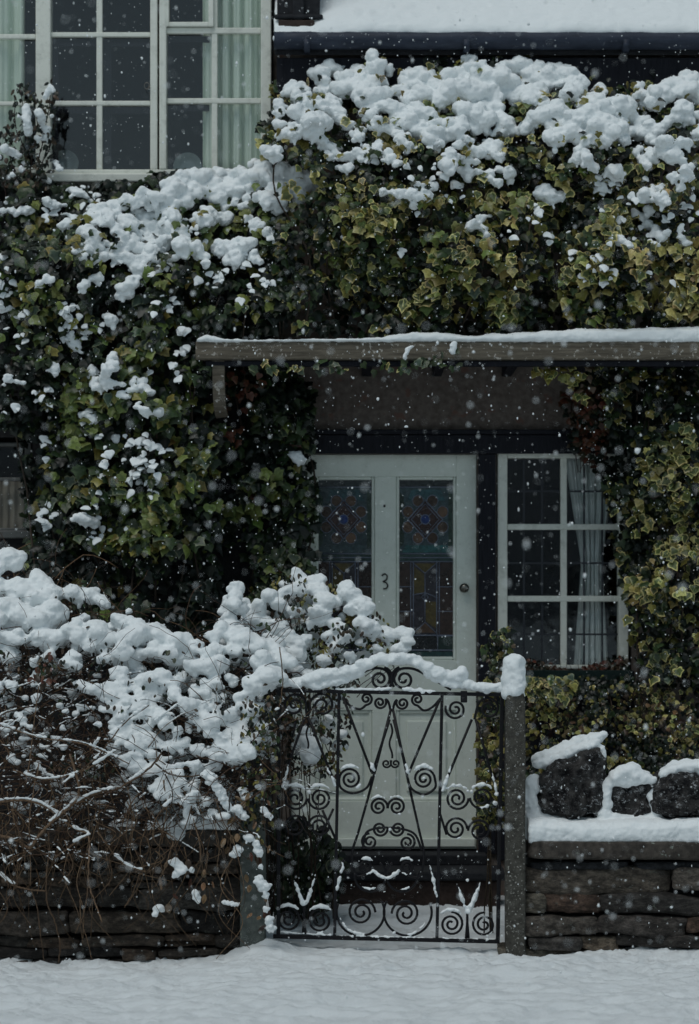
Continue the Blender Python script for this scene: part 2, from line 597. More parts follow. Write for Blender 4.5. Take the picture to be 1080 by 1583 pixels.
# ------------------------------------------------------------------ leaves
def leaf_template(kind):
    if kind == 'ivy':
        half = [(0.0, 0.03), (0.22, -0.08), (0.46, 0.03), (0.41, 0.24), (0.55, 0.42), (0.29, 0.60), (0.0, 1.0)]
    elif kind == 'broad':
        half = [(0.0, 0.02), (0.24, -0.05), (0.43, 0.08), (0.50, 0.32), (0.31, 0.52), (0.17, 0.76), (0.0, 1.0)]
    elif kind == 'round':
        half = [(0.0, 0.0), (0.26, -0.02), (0.46, 0.20), (0.44, 0.48), (0.26, 0.78), (0.12, 0.92), (0.0, 1.0)]
    else:
        half = [(0.0, 0.0), (0.16, 0.10), (0.27, 0.32), (0.27, 0.55), (0.17, 0.80), (0.06, 0.95), (0.0, 1.0)]
    out = half + [(-x, y) for x, y in half[-2:0:-1]]
    out = np.array(out)
    c = np.array([0.0, 0.36])
    inn = c + (out - c) * 0.66
    xy = np.vstack([out, inn, c])
    z = -0.28 * np.abs(xy[:, 0]) ** 1.2 - 0.22 * (xy[:, 1] - .25) ** 2
    v = np.column_stack([xy, z])
    n = len(out)
    f4 = [(i, (i + 1) % n, n + (i + 1) % n, n + i) for i in range(n)]
    f3 = [(n + i, n + (i + 1) % n, 2 * n) for i in range(n)]
    rim = np.concatenate([np.ones(n), np.zeros(n + 1)])
    return v, f4, f3, rim


TEMPL = {k: leaf_template(k) for k in ('ivy', 'broad', 'round', 'oval')}


def leaves_mesh(name, kind, p, nrm, tip, size, cin, cout, mat, parent):
    tv, f4, f3, rim = TEMPL[kind]
    N = len(p)
    nrm = nrm / np.linalg.norm(nrm, axis=1)[:, None]
    tip = tip - nrm * np.sum(tip * nrm, 1)[:, None]
    tip /= np.linalg.norm(tip, axis=1)[:, None] + 1e-9
    b = np.cross(tip, nrm)
    curl = rng.uniform(0.2, 2.0, N)
    wid = rng.uniform(0.72, 1.2, N)
    jit = rng.normal(0, 0.035, (N, len(tv)))
    V = p[:, None, :] + size[:, None, None] * (tv[None, :, 0, None] * wid[:, None, None] * b[:, None] + tv[None, :, 1, None] * tip[:, None]
                                               + (tv[None, :, 2, None] * curl[:, None, None] + jit[:, :, None]) * nrm[:, None])
    C = cin[:, None] * (1 - rim)[None, :, None] + cout[:, None] * rim[None, :, None]
    k = len(tv)
    q = (np.array(f4)[None] + (np.arange(N) * k)[:, None, None]).reshape(-1, 4)
    t = (np.array(f3)[None] + (np.arange(N) * k)[:, None, None]).reshape(-1, 3)
    me = bpy.data.meshes.new(name)
    me.vertices.add(N * k)
    me.vertices.foreach_set('co', V.astype(np.float32).ravel())
    nl = len(q) * 4 + len(t) * 3
    me.loops.add(nl)
    me.loops.foreach_set('vertex_index', np.concatenate([q.ravel(), t.ravel()]).astype(np.int32))
    me.polygons.add(len(q) + len(t))
    st = np.concatenate([np.arange(len(q)) * 4, len(q) * 4 + np.arange(len(t)) * 3]).astype(np.int32)
    me.polygons.foreach_set('loop_start', st)
    me.update(calc_edges=True)
    me.validate()
    ca = me.color_attributes.new('Col', 'FLOAT_COLOR', 'POINT')
    ca.data.foreach_set('color', np.concatenate([C, np.ones((N, k, 1))], 2).astype(np.float32).ravel())
    me.polygons.foreach_set('use_smooth', np.ones(len(me.polygons), bool))
    return new_mesh_obj(name, me, mat, parent)


DARK = ((0.008, 0.014, 0.009), (0.010, 0.018, 0.011))
GREEN = ((0.028, 0.047, 0.018), (0.038, 0.060, 0.023))
LIME = ((0.13, 0.165, 0.042), (0.16, 0.19, 0.058))
OLIVE = ((0.145, 0.132, 0.030), (0.24, 0.21, 0.060))
CREAM = ((0.085, 0.105, 0.036), (0.60, 0.53, 0.21))
YELLOW = ((0.38, 0.33, 0.11), (0.50, 0.45, 0.19))
GREYG = ((0.045, 0.070, 0.045), (0.17, 0.19, 0.11))
RUST = ((0.085, 0.030, 0.018), (0.11, 0.042, 0.024))
BROWN = ((0.05, 0.034, 0.020), (0.065, 0.045, 0.026))
TAN = ((0.16, 0.10, 0.05), (0.20, 0.13, 0.07))


def pick_cols(N, table, px, py, seed):
    """colour kind per leaf, in patches (neighbouring leaves of one shoot look alike)"""
    kinds = [k for k, _ in table]; wts = np.array([x for _, x in table], float); wts /= wts.sum()
    cum = np.cumsum(wts)
    u = 0.55 * rng.random(N) + 0.45 * np.clip((n2(px, py, 38, seed) - .5) * 1.6 + .5, 0, .999)
    # remap to uniform by rank, so the table's shares hold
    order = np.argsort(np.argsort(u)) / max(1, N)
    idx = np.minimum(np.searchsorted(cum, order), len(kinds) - 1)
    ci = np.array([k[0] for k in kinds])[idx]; co = np.array([k[1] for k in kinds])[idx]
    g = rng.uniform(.65, 1.35, (N, 1)) * np.array([1, 1, 1]) + rng.normal(0, .06, (N, 3))
    g = np.clip(g, .35, 1.7)
    return ci * g, co * g


def ybump(px, py):
    return (n2(px, py, 58, 21) - .5) * .30 + (n2(px, py, 24, 22) - .5) * .13


def foliage(parent, name, poly, n, Yfun, table, size, kind='ivy', thick=0.07, gap=.42, gapk=.75, seed=1, up=.55, patch=34):
    px, py = sample_poly(poly, int(n * 1.0))
    d = rng.exponential(thick, n)
    keep = (n2(px, py, patch, seed + 40) > gap) | (rng.random(n) > gapk) | (d > thick * 1.3)
    px, py, d = px[keep], py[keep], d[keep]
    N = len(px)
    Y = Yfun(px, py) + ybump(px, py) + d - .02 + np.where(n2(px, py, patch, seed + 40) > gap, 0.0, .10)
    p = to3(np.column_stack([px, py]), Y)
    nrm = np.column_stack([rng.normal(0, .55, N), -1 + rng.normal(0, .35, N), up + rng.normal(0, .5, N)])
    tip = np.column_stack([rng.normal(0, .55, N), -.25 + rng.normal(0, .3, N), -1 + rng.normal(0, .35, N)])
    sz = (.88 if kind == 'ivy' else 1.0) * (size[0] + (size[1] - size[0]) * rng.beta(1.6, 1.9, N))
    sz *= np.where(rng.random(N) < .12, .62, 1.0)
    p[:, 2] += sz * .4
    ci, co = pick_cols(N, table, px, py, seed)
    if kind != 'ivy':
        return leaves_mesh(name, kind, p, nrm, tip, sz, ci, co, M['leaf'], parent)
    k = rng.random(N) < .55
    for kk, mk in (('ivy', k), ('broad', ~k)):
        o = leaves_mesh(name, kk, p[mk], nrm[mk], tip[mk], sz[mk], ci[mk], co[mk], M['leaf'], parent)
    return o


def stems(parent, name, paths, Yfun, r, col, k=5, dy=0.09):
    mb = MB()
    for pts in paths:
        c = catmull(pts, 6)
        c = c + rng.normal(0, .8, c.shape)
        Y = np.array([Yfun(np.array([a]), np.array([b]))[0] for a, b in c]) + ybump(c[:, 0], c[:, 1]) + dy
        mb.tube(to3(c, Y), np.linspace(r, r * .6, len(c)), k, np.array(col) * rnd.uniform(.7, 1.3))
    return mb.build(name, M['bark'], parent, smooth=True)


def stone_block(cx, cy, cz, sx, sy, sz, seed, pw=5.0, amp=.012, rot=0.0, sub=5, freq=11):
    """rounded irregular block: half sizes sx, sy, sz"""
    u = np.linspace(-1, 1, sub + 1)
    vs, fs, key = [], [], {}

    def vid(p):
        k = tuple(np.round(p, 5))
        if k not in key:
            key[k] = len(vs); vs.append(p)
        return key[k]
    for ax in range(3):
        for sgn in (-1, 1):
            for i in range(sub):
                for j in range(sub):
                    q = []
                    for a, b in ((i, j), (i + 1, j), (i + 1, j + 1), (i, j + 1)):
                        p = [0, 0, 0]
                        p[ax] = sgn; p[(ax + 1) % 3] = u[a]; p[(ax + 2) % 3] = u[b]
                        q.append(vid(tuple(p)))
                    fs.append(tuple(q) if sgn > 0 else tuple(q[::-1]))
    v = np.array(vs, float)
    nrm = (np.abs(v) ** pw).sum(1) ** (1 / pw)
    v = v / nrm[:, None]
    v = v * [sx, sy, sz]
    g = fbm((v + [cx, cy, cz]) * freq + seed * 3.1, 3, seed % 97) - .5
    l = np.linalg.norm(v, axis=1)[:, None] + 1e-9
    v = v + v / l * (g * amp * 4)[:, None]
    v[:, 2] += (vnoise((v * 4 + seed * 1.7), 5) - .5) * amp * 2
    c, s = math.cos(rot), math.sin(rot)
    x = v[:, 0] * c - v[:, 2] * s; z = v[:, 0] * s + v[:, 2] * c
    v[:, 0], v[:, 2] = x, z
    return v + [cx, cy, cz], fs


# ------------------------------------------------------------------ ground
def build_ground():
    X = np.arange(-2.6, 2.6, .0125); Y = np.arange(6.8, 11.75, .0125)
    gx, gy = np.meshgrid(X, Y, indexing='ij')
    p = np.stack([gx.ravel(), gy.ravel(), np.zeros(gx.size)], 1)
    z = .018 + (fbm(p * [1.6, 2.2, 1], 3, 5) - .5) * .05
    z += (fbm(p * [6, 13, 1], 3, 9) - .5) * .046 + (fbm(p * [16, 40, 1], 3, 15) - .5) * .024
    # crusted, overlapping edges of fallen snow
    wv = p * [1.5, 5.0, 1]; wv[:, 1] += (fbm(p * [3.0, 3.0, 1], 3, 51) - .5) * 2.4
    tt = fbm(wv, 4, 53, .6) * 9 + gy.ravel() * 3.2
    fr = tt - np.floor(tt)
    z += (np.clip(fr / .16, 0, 1) ** 1.5 - fr) * .016 * np.clip(vnoise(p * [1.2, 3, 1], 57) * 1.8 - .3, .15, 1)
    # trodden dents along the pavement
    q = p * [3.2, 6.0, 1]; q[:, 0] += fbm(p * 2.0, 2, 2) * 1.5
    z -= np.clip(vnoise(q, 33) - .55, 0, 1) * .05
    z += np.clip((gy.ravel() - 10.1) / 1.1, 0, 1) * .05
    m = np.exp(-((gx.ravel() + .37) / .12) ** 2 - ((gy.ravel() - 10.0) / .22) ** 2)
    z += .045 * m
    left = np.clip((-0.5 - gx.ravel()) / .4, 0, 1)
    z -= left * .03
    z -= np.clip((gx.ravel() * -1 - .45) / .1, 0, 1) * np.clip((gy.ravel() - 9.72) / .12, 0, 1) * .02
    edge = np.minimum.reduce([gx.ravel() - X[0], X[-1] - gx.ravel(), gy.ravel() - Y[0]])
    z -= np.clip(1 - edge / .2, 0, 1) ** 2 * .2
    p[:, 2] = z
    ny = len(Y); nx = len(X)
    i, j = np.meshgrid(np.arange(nx - 1), np.arange(ny - 1), indexing='ij')
    a = (i * ny + j).ravel()
    f = np.stack([a, a + ny, a + ny + 1, a + 1], 1)
    me = bpy.data.meshes.new('snowy_ground')
    me.from_pydata(p.tolist(), [], f.tolist())
    me.polygons.foreach_set('use_smooth', np.ones(len(me.polygons), bool))
    o = new_mesh_obj('snowy_ground', me, M['ground_snow'])
    tag(o, 'trodden snow covering the pavement and the path behind the gate', 'snowy ground', kind='structure')
    mb = MB()
    n = 24
    xs = np.linspace(-90, 90, n)
    v = [(x, y, -.14) for x in xs for y in xs]
    f = [(i * n + j, (i + 1) * n + j, (i + 1) * n + j + 1, i * n + j + 1) for i in range(n - 1) for j in range(n - 1)]
    mb.add(v, f)
    tag(mb.build('ground', M['ground_snow']), 'snow covered ground around the cottage', 'ground', kind='structure')


build_ground()

# ------------------------------------------------------------------ the cottage
YL, YW = 11.60, 11.66                    # wall faces: block with the big window, wing with the door
HOUSE = empty('cottage', (0, 11.8, 0), 'dark walled cottage with white framed windows, panelled front door and snowy roof', 'cottage')


def wall_open(mb, x0, x1, z0, z1, Y, th, holes):
    xs = sorted({x0, x1, *[h[0] for h in holes], *[h[1] for h in holes]}); zs = sorted({z0, z1, *[h[2] for h in holes], *[h[3] for h in holes]})
    xs = [x for x in xs if x0 <= x <= x1]; zs = [z for z in zs if z0 <= z <= z1]
    solid = lambda i, j: 0 <= i < len(xs) - 1 and 0 <= j < len(zs) - 1 and not any(
        h[0] < (xs[i] + xs[i + 1]) / 2 < h[1] and h[2] < (zs[j] + zs[j + 1]) / 2 < h[3] for h in holes)
    for i in range(len(xs) - 1):
        for j in range(len(zs) - 1):
            if not solid(i, j): continue
            a, b, c, d = xs[i], xs[i + 1], zs[j], zs[j + 1]
            mb.add([(a, Y, c), (b, Y, c), (b, Y, d), (a, Y, d)], [(0, 1, 2, 3)])
            mb.add([(a, Y + th, c), (b, Y + th, c), (b, Y + th, d), (a, Y + th, d)], [(3, 2, 1, 0)])
            for di, dj, q in ((-1, 0, [(a, Y, c), (a, Y, d), (a, Y + th, d), (a, Y + th, c)]), (1, 0, [(b, Y, c), (b, Y + th, c), (b, Y + th, d), (b, Y, d)]),
                              (0, -1, [(a, Y, c), (a, Y + th, c), (b, Y + th, c), (b, Y, c)]), (0, 1, [(a, Y, d), (b, Y, d), (b, Y + th, d), (a, Y + th, d)])):
                if not solid(i + di, j + dj):
                    mb.add(q, [(0, 1, 2, 3)])


def hole(x0, y0, x1, y1, Y): return (PX(x0, Y), PX(x1, Y), PZ(y1, Y), PZ(y0, Y))


mb = MB()
XS = PX(421, YL)
wall_open(mb, -3.2, XS, -.1, 6.2, YL, .28, [hole(-160, -260, 419, 272, YL), hole(-160, 676, 50, 832, YL)])
mb.build('wall', M['dark_wall'], HOUSE)
mb = MB()
wall_open(mb, XS + .002, 3.2, -.1, 4.42, YW, .28, [hole(449, 702, 738, 1318, YW), hole(767, 692, 976, 1036, YW)])
mb.build('wall', M['render_wall'], HOUSE)
# rooms behind the windows
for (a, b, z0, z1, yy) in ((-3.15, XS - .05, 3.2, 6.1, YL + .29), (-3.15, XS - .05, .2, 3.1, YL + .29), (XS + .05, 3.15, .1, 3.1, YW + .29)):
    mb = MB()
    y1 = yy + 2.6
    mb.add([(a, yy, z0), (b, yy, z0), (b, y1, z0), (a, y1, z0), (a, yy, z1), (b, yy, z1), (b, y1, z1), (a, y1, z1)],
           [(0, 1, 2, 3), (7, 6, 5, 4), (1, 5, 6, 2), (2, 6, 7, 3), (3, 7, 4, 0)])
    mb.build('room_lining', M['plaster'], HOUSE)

# black timber boards round the door and window
mb = MB()
mb.pbox(430, 672, 1010, 701, YW - .035, .034)
mb.pbox(430, 664, 1010, 671, YW - .06, .058)
mb.pbox(739, 702, 766, 1320, YW - .02, .06)
mb.pbox(767, 1037, 980, 1330, YW - .015, .014)
mb.build('timber_surround', M['black_timber'], HOUSE, bevel=.004)

# roof of the wing with its gutter
EY, ez = 11.42, PZ(49, 11.42)
SL = math.tan(math.radians(42))
mb = MB()
xr0, xr1 = PX(424, EY), 3.2
v = [(xr0, EY, ez - .05), (xr1, EY, ez - .05), (xr1, EY + 2.0, ez - .05 + 2.0 * SL), (xr0, EY + 2.0, ez - .05 + 2.0 * SL)]
v2 = [(x, y, z - .07) for x, y, z in v]
mb.add(v + v2, [(0, 1, 2, 3), (7, 6, 5, 4), (0, 4, 5, 1), (1, 5, 6, 2), (2, 6, 7, 3), (3, 7, 4, 0)])
roof = mb.build('roof', M['slate'], HOUSE, bevel=.005)
mb = MB()
gx = np.linspace(xr0, xr1, 30)
gz = ez - .055 + np.array([rnd.uniform(-.002, .002) for _ in gx])
mb.tube(np.column_stack([gx, np.full(30, EY - .035), gz]), .045, 12)
for q in (0.15, .95, 1.75, 2.5):
    mb.box((xr0 + q, EY - .085, ez - .115), (xr0 + q + .03, EY + .02, ez - .06))
mb.build('gutter', M['gutter_metal'], roof, smooth=True)
mb = MB()
mb.box((xr0 + .01, EY + .03, ez - .30), (xr1, EY + .06, ez - .125))
mb.build('fascia', M['black_timber'], roof, bevel=.003)
mb = MB()
mb.box((xr0 + .01, EY + .065, ez - .30), (xr1, YW - .003, ez - .28))
mb.build('soffit', M['black_timber'], roof)
# dark stone chimney standing on the roof beside the big window
cy = EY + .01
mb = MB()
mb.pbox(428, -170, 494, 30, cy, .55)
mb.pbox(452, -170, 470, 31, cy - .025, .02)
mb.pbox(424, 22, 499, 29, cy - .03, .03)
mb.build('chimney', M['slate'], roof, bevel=.008)
mb = MB()
mb.pbox(430, 31, 486, 42, cy - .035, .2)
mb.build('chimney_flashing', M['red_stone'], roof, bevel=.006)

# porch canopy
CYF = 10.95
mb = MB()
zb = lambda px: PZ(540 + (px - 302) * 0.0, CYF)
mb.pbox(302, 528, 1560, 556, CYF, .075)
canopy = mb.build('canopy', M['beam_timber'], HOUSE, bevel=.006)
mb = MB()
zt = PZ(531, CYF)
mb.box((PX(306, CYF), CYF + .077, zt - .035), (3.2, YW - .002, zt))
for k in range(9):
    x = PX(330, CYF) + k * .36
    mb.box((x, CYF + .078, zt - .085), (x + .05, YW - .003, zt - .036))
mb.build('canopy_boards', M['black_timber'], canopy, bevel=.003)
mb = MB()
mb.pbox(318, 558, 1540, 566, CYF + .03, .04)
mb.build('canopy_batten', M['black_timber'], canopy, bevel=.003)
mb = MB()
br = catmull([(338, 557), (338, 580), (338.5, 605), (340, 630), (343, 645)], 6)
ybr = np.linspace(CYF + .06, YW - .08, len(br)) ** 1
mb2 = to3(br, CYF + .06 + (np.linspace(0, 1, len(br)) ** 3) * .12)
for a, b in zip(mb2[:-1], mb2[1:]):
    mb.bar(a, b + (b - a) * .02, .058, .06)
mb.build('bracket', M['beam_timber'], canopy)


def window_obj(name, frame_boxes, Y, depth, glass_rects, Yg, mat='white_paint', sill=None, bars=None, leads=None, lattice=False):
    mb = MB()
    for i, (x0, y0, x1, y1) in enumerate(frame_boxes):
        mb.pbox(x0, y0, x1, y1, Y + .0021 * (i % 3), depth)
    w_ = mb.build(name, M[mat], HOUSE, bevel=.005)
    if bars:
        mb = MB()
        for i, (x0, y0, x1, y1) in enumerate(bars):
            mb.pbox(x0, y0, x1, y1, Y + .018 + .0023 * (i % 5), .026)
        mb.build('glazing_bars', M[mat], w_, bevel=.004)
    for (x0, y0, x1, y1) in glass_rects:
        mb = MB()
        mb.pbox(x0, y0, x1, y1, Yg, .004)
        mb.build('pane', M['glass'], w_)
    if sill:
        mb = MB(); mb.pbox(*sill, Y - .05, .1); mb.build('sill', M[mat], w_, bevel=.006)
    if leads:
        mb = MB()
        for i, (x0, y0, x1, y1) in enumerate(leads): mb.pbox(x0, y0, x1, y1, Yg - .0045 - .0003 * i if lattice else Yg + .03 + .0005 * i, .004 if lattice else .006)
        mb.build('lead_lattice' if lattice else 'inner_glazing', M['lead_dull' if lattice else 'black_timber'], w_)
    return w_


# big upper window
YU = YL - .03
bw = window_obj('window',
                [(403, -260, 419, 268), (55, -260, 78, 268), (-160, -260, -140, 268), (-140, 259, 55, 268), (78, 262, 403, 272), (232, -260, 243, 262), (246, -260, 257, 262)],
                YU, .09, [(-140, -260, 55, 259), (78, -260, 232, 262), (257, -260, 403, 262)], YU + .045,
                sill=(62, 268, 246, 281),
                bars=[(-140, 53, 55, 60), (-140, 157, 55, 163), (78, 50, 232, 57), (78, 156, 232, 163), (149, -260, 158, 262), (257, 43, 403, 52), (257, 152, 403, 160), (327, -260, 336, 262), (-45, -260, -38, 262)],
                leads=[(78, 60, 90, 262), (160, 60, 172, 262), (78, 66, 232, 72), (78, 166, 232, 176), (257, 56, 330, 66), (257, 162, 330, 172), (257, 60, 263, 262)])
mb = MB()
for (x0, y0, x1, y1) in ((254, -60, 261, 41), (322, -60, 330, 41), (261, 34, 322, 41)):
    mb.pbox(x0, y0, x1, y1, YU + .001, .05)
mb.build('fanlight', M['white_paint'], bw, bevel=.004)
mb = MB()
ring = [(227 + 4 * math.cos(a), 133 + 5 * math.sin(a)) for a in np.linspace(0, 6.2, 14)]
mb.tube(to3(ring, YU - .004), .0022, 6)
mb.build('catch_ring', M['brass'], bw, smooth=True)
# small paned window beside the door
YR = YW + .005
rw = window_obj('window', [(769, 695, 784, 1034), (956, 695, 971, 1034), (784, 695, 956, 708), (784, 1028, 956, 1034)], YR, .08,
                [(784, 708, 956, 1028)], YR + .05, bars=[(784, 810, 956, 819), (784, 921, 956, 930), (866, 708, 876, 1028)],
                leads=[(808, 708, 811, 1028), (836, 708, 839, 1028), (784, 758, 866, 761), (784, 869, 866, 872), (784, 979, 866, 982),
                       (901, 708, 904, 1028), (929, 708, 932, 1028), (876, 758, 956, 761), (876, 869, 956, 872), (876, 979, 956, 982)], lattice=True)
# sliver of a lower window at the left
lw = window_obj('window', [(38, 684, 48, 826), (-150, 816, 38, 826), (-150, 684, 38, 690)], YL + .02, .08, [(-150, 690, 38, 816)], YL + .07,
                mat='grey_paint', bars=[(-150, 738, 38, 744), (-60, 690, -52, 816)], sill=(-150, 820, 46, 832))

# ---- the front door
YD = YW + .045
mb = MB()
mb.pbox(450, 703, 487, 1312, YD, .045)        # hinge stile
mb.pbox(705, 703, 736, 1312, YD, .045)        # lock stile
mb.pbox(487, 703, 705, 737, YD + .0015, .043)
mb.pbox(579, 737, 612, 1030, YD + .0015, .043)
mb.pbox(487, 1020, 705, 1098, YD + .003, .041)
mb.pbox(575, 1098, 612, 1240, YD + .0015, .043)
mb.pbox(487, 1238, 705, 1312, YD + .003, .041)
mb.pbox(487, 1098, 575, 1238, YD + .022, .02)
mb.pbox(612, 1098, 705, 1238, YD + .022, .02)
door = mb.build('door', M['door_paint'], HOUSE, bevel=.003)
mb = MB()
for (x0, y0, x1, y1) in ((487, 737, 579, 1020), (612, 737, 705, 1020), (487, 1098, 575, 1238), (612, 1098, 705, 1238)):
    tkn = 5
    for q in ((x0, y0, x0 + tkn, y1), (x1 - tkn, y0, x1, y1), (x0 + tkn, y0, x1 - tkn, y0 + tkn), (x0 + tkn, y1 - tkn, x1 - tkn, y1)):
        mb.pbox(*q, YD + .010, .02)
for (x0, y0, x1, y1) in ((501, 1114, 561, 1224), (628, 1114, 690, 1224)):
    mb.pbox(x0, y0, x1, y1, YD + .008, .014)
mb.build('door_moulding', M['door_paint'], door, bevel=.007)
mb = MB()
mb.pbox(452, 1296, 734, 1309, YD - .02, .019)
mb.build('weather_bar', M['door_paint'], door, bevel=.004)
mb = MB()
c3 = catmull([(590, 890), (594, 887), (598, 890), (597, 896), (592, 899), (597, 901), (599, 906), (596, 910), (592, 910)], 6)
mb.tube(to3(c3, YD - .004), .0035, 6)
mb.build('house_number', M['iron'], door, smooth=True)
mb = MB()
kp = P(717, 909, YD)
prof = [(.0, .022), (.006, .024), (.012, .012), (.024, .011), (.032, .022), (.046, .024), (.056, .014), (.058, .0)]
vv, ff = [], []
for (d, r) in prof:
    for k in range(16):
        a = k * math.pi / 8
        vv.append((kp.x + r * math.cos(a), kp.y - d, kp.z + r * math.sin(a)))
for i in range(len(prof) - 1):
    for k in range(16):
        ff.append((i * 16 + k, i * 16 + (k + 1) % 16, (i + 1) * 16 + (k + 1) % 16, (i + 1) * 16 + k))
mb.add(vv, ff)
mb.build('door_knob', M['brass'], door, smooth=True)
mb = MB()
mb.pbox(592.5, 780, 595.5, 784, YD - .002, .004)
mb.build('spyhole', M['iron'], door, bevel=.001)


def stained(x0, x1, cx):
    """stained-glass light: coloured quarries and the lead between them"""
    y0, y1 = 737, 1020
    g = MB(); le = MB()
    Yg = YD + .020

    def poly(pts, col, lift=0):
        v = to3(pts, Yg - lift)
        jit = np.array(col) * rnd.uniform(.75, 1.25)
        g.add(v, [tuple(range(len(pts)))], jit)

    def line(pts, r=.0032, lift=.003):
        le.tube(to3(pts, Yg - lift), r, 5)
    TEAL, TURQ, DKG, AMB, DRED, BLU, PUR, OCH, DK = (.026, .046, .052), (.018, .070, .072), (.016, .032, .024), (.060, .036, .022), (.026, .016, .013), (.008, .035, .16), (.028, .026, .034), (.055, .042, .012), (.010, .012, .014)
    poly([(x0, y1), (x1, y1), (x1, y0), (x0, y0)], DK, -.002)
    w = x1 - x0
    L = lambda u: x0 + u * w
    mir = cx < 580
    poly([(L(.03), 752), (L(.97), 752), (L(.97), 738), (L(.03), 738)], (.016, .022, .024), 0)
    poly([(L(.03), 855), (L(.97), 855), (L(.97), 753), (L(.03), 753)], TEAL, 0)
    for a, b in ((.03, .13), (.87, .97)):
        poly([(L(a), 850), (L(b), 840), (L(b), 768), (L(a), 758)], DKG, .0006)
    poly([(L(.10), 854), (L(.92), 854), (L(.84), 843), (L(.16), 843)], TURQ if not mir else TEAL, .0008)
    poly([(L(.18), 774), (L(.82), 774), (L(.74), 757), (L(.26), 757)], (.022, .06, .07), .0008)
    cy = 803
    for k in range(8):
        a = (k + .5) * math.pi / 4
        pc = (cx + 29 * math.cos(a), cy + 31 * math.sin(a))
        cir = [(pc[0] + 8.6 * math.cos(t), pc[1] + 9 * math.sin(t)) for t in np.linspace(0, 2 * math.pi, 15)[:-1]]
        poly(cir[::-1], np.array(AMB) * rnd.uniform(.6, 1.5), .0014)
        line(cir + [cir[0]], .0018)
    dm = [(cx, cy - 30), (cx + 27, cy), (cx, cy + 30), (cx - 27, cy)]
    poly(dm[::-1], (.035, .016, .014), .0022)
    line(dm + [dm[0]], .0034, .005)
    dm2 = [(cx, cy - 24), (cx + 21.5, cy), (cx, cy + 24), (cx - 21.5, cy)]
    line(dm2 + [dm2[0]], .0022, .005)
    for a in (.785, 2.356, 3.927, 5.498):
        line([(cx + 7 * math.cos(a), cy + 7 * math.sin(a)), (cx + 13 * math.cos(a), cy + 13 * math.sin(a))], .002, .005)
    cir = [(cx + 7 * math.cos(t), cy + 7.5 * math.sin(t)) for t in np.linspace(0, 2 * math.pi, 17)[:-1]]
    poly(cir[::-1], BLU, .003)
    line(cir + [cir[0]], .0022, .005)
    # lower part
    for y in (856, 862, 868): line([(L(.02), y), (L(.98), y)], .0026)
    poly([(L(.03), 867), (L(.97), 867), (L(.97), 857), (L(.03), 857)], (.013, .03, .028), .0004)
    c1, c2 = L(.27), L(.69)
    for a, b in ((L(.03), c1), (c2, L(.97))):
        for ya, yb in ((869, 907), (907, 945), (945, 983)):
            poly([(a, yb), (b, yb), (b, ya), (a, ya)], np.array(DRED) * rnd.uniform(.6, 1.5), .0004)
        for y in (907, 945, 983): line([(a, y), (b, y)], .002)
    mid = (c1 + c2) / 2
    T, B = 869, 980
    poly([(c1, B), (c2, B), (c2, T), (c1, T)], PUR, .0004)
    poly([(mid, 886), (c2 - 3, T + 2), (c1 + 3, T + 2)], OCH, .0010)
    poly([(c1 + 3, B - 2), (c2 - 3, B - 2), (mid, 962)], np.array(AMB) * .8, .0010)
    poly([(c1 + 2, 918), (mid - 1, 916), (mid - 1, 888), (c1 + 2, 876)], OCH, .0010)
    poly([(mid + 1, 960), (c2 - 2, 972), (c2 - 2, 930), (mid + 1, 930)], OCH, .0010)
    line([(mid, 886), (mid, 962)], .002)
    for q in ([(c1, T), (mid, 886), (c2, T)], [(c1, B), (mid, 962), (c2, B)], [(c1, 920), (mid, 916), (c2, 924)], [(mid - 5, 923), (mid, 917), (mid + 5, 923), (mid, 929), (mid - 5, 923)]):
        line(q, .002)
    for x in (c1 - 2.5, c1 + 1.5, c2 - 1.5, c2 + 2.5): line([(x, T), (x, 985)], .0026)
    line([(L(.02), 982), (L(.98), 982)], .003); line([(c2, 983), (c2, 1005)], .002)
    poly([(c2, 1004), (L(.97), 1004), (L(.97), 984), (c2, 984)], (.014, .03, .026), .0004)
    line([(L(.02), 1005), (L(.98), 1005)], .003)
    poly([(L(.03), 1016), (L(.97), 1016), (L(.97), 1007), (L(.03), 1007)], (.014, .042, .042), .0004)
    line([(L(.02), 1016), (L(.98), 1016)], .0026)
    for x in (L(.03), L(.97)): line([(x, 738), (x, 1018)], .0028)
    line([(L(.02), 753), (L(.98), 753)], .0026)
    s = g.build('stained_glass', M['stained_glass'], door)
    le.build('lead_came', M['lead'], door, smooth=True)


stained(487, 579, 531)
stained(612, 705, 657)
# threshold and steps
mb = MB()
mb.box((PX(440, YW), YW - .16, .24), (PX(750, YW), YW + .1, .297))
mb.build('threshold', M['slate'], HOUSE, bevel=.008)
st = MB()
st.box((PX(452, 11.2), 11.22, -.05), (PX(770, 11.2), 11.49, .20))
ds = st.build('doorstep', M['red_stone'], bevel=.012)
tag(ds, 'low reddish stone step on the path below the front door', 'doorstep')
st = MB()
st.box((PX(440, 11.2), 11.19, .2005), (PX(782, 11.2), 11.498, .245))
st.build('tread', M['slate'], ds, bevel=.01)


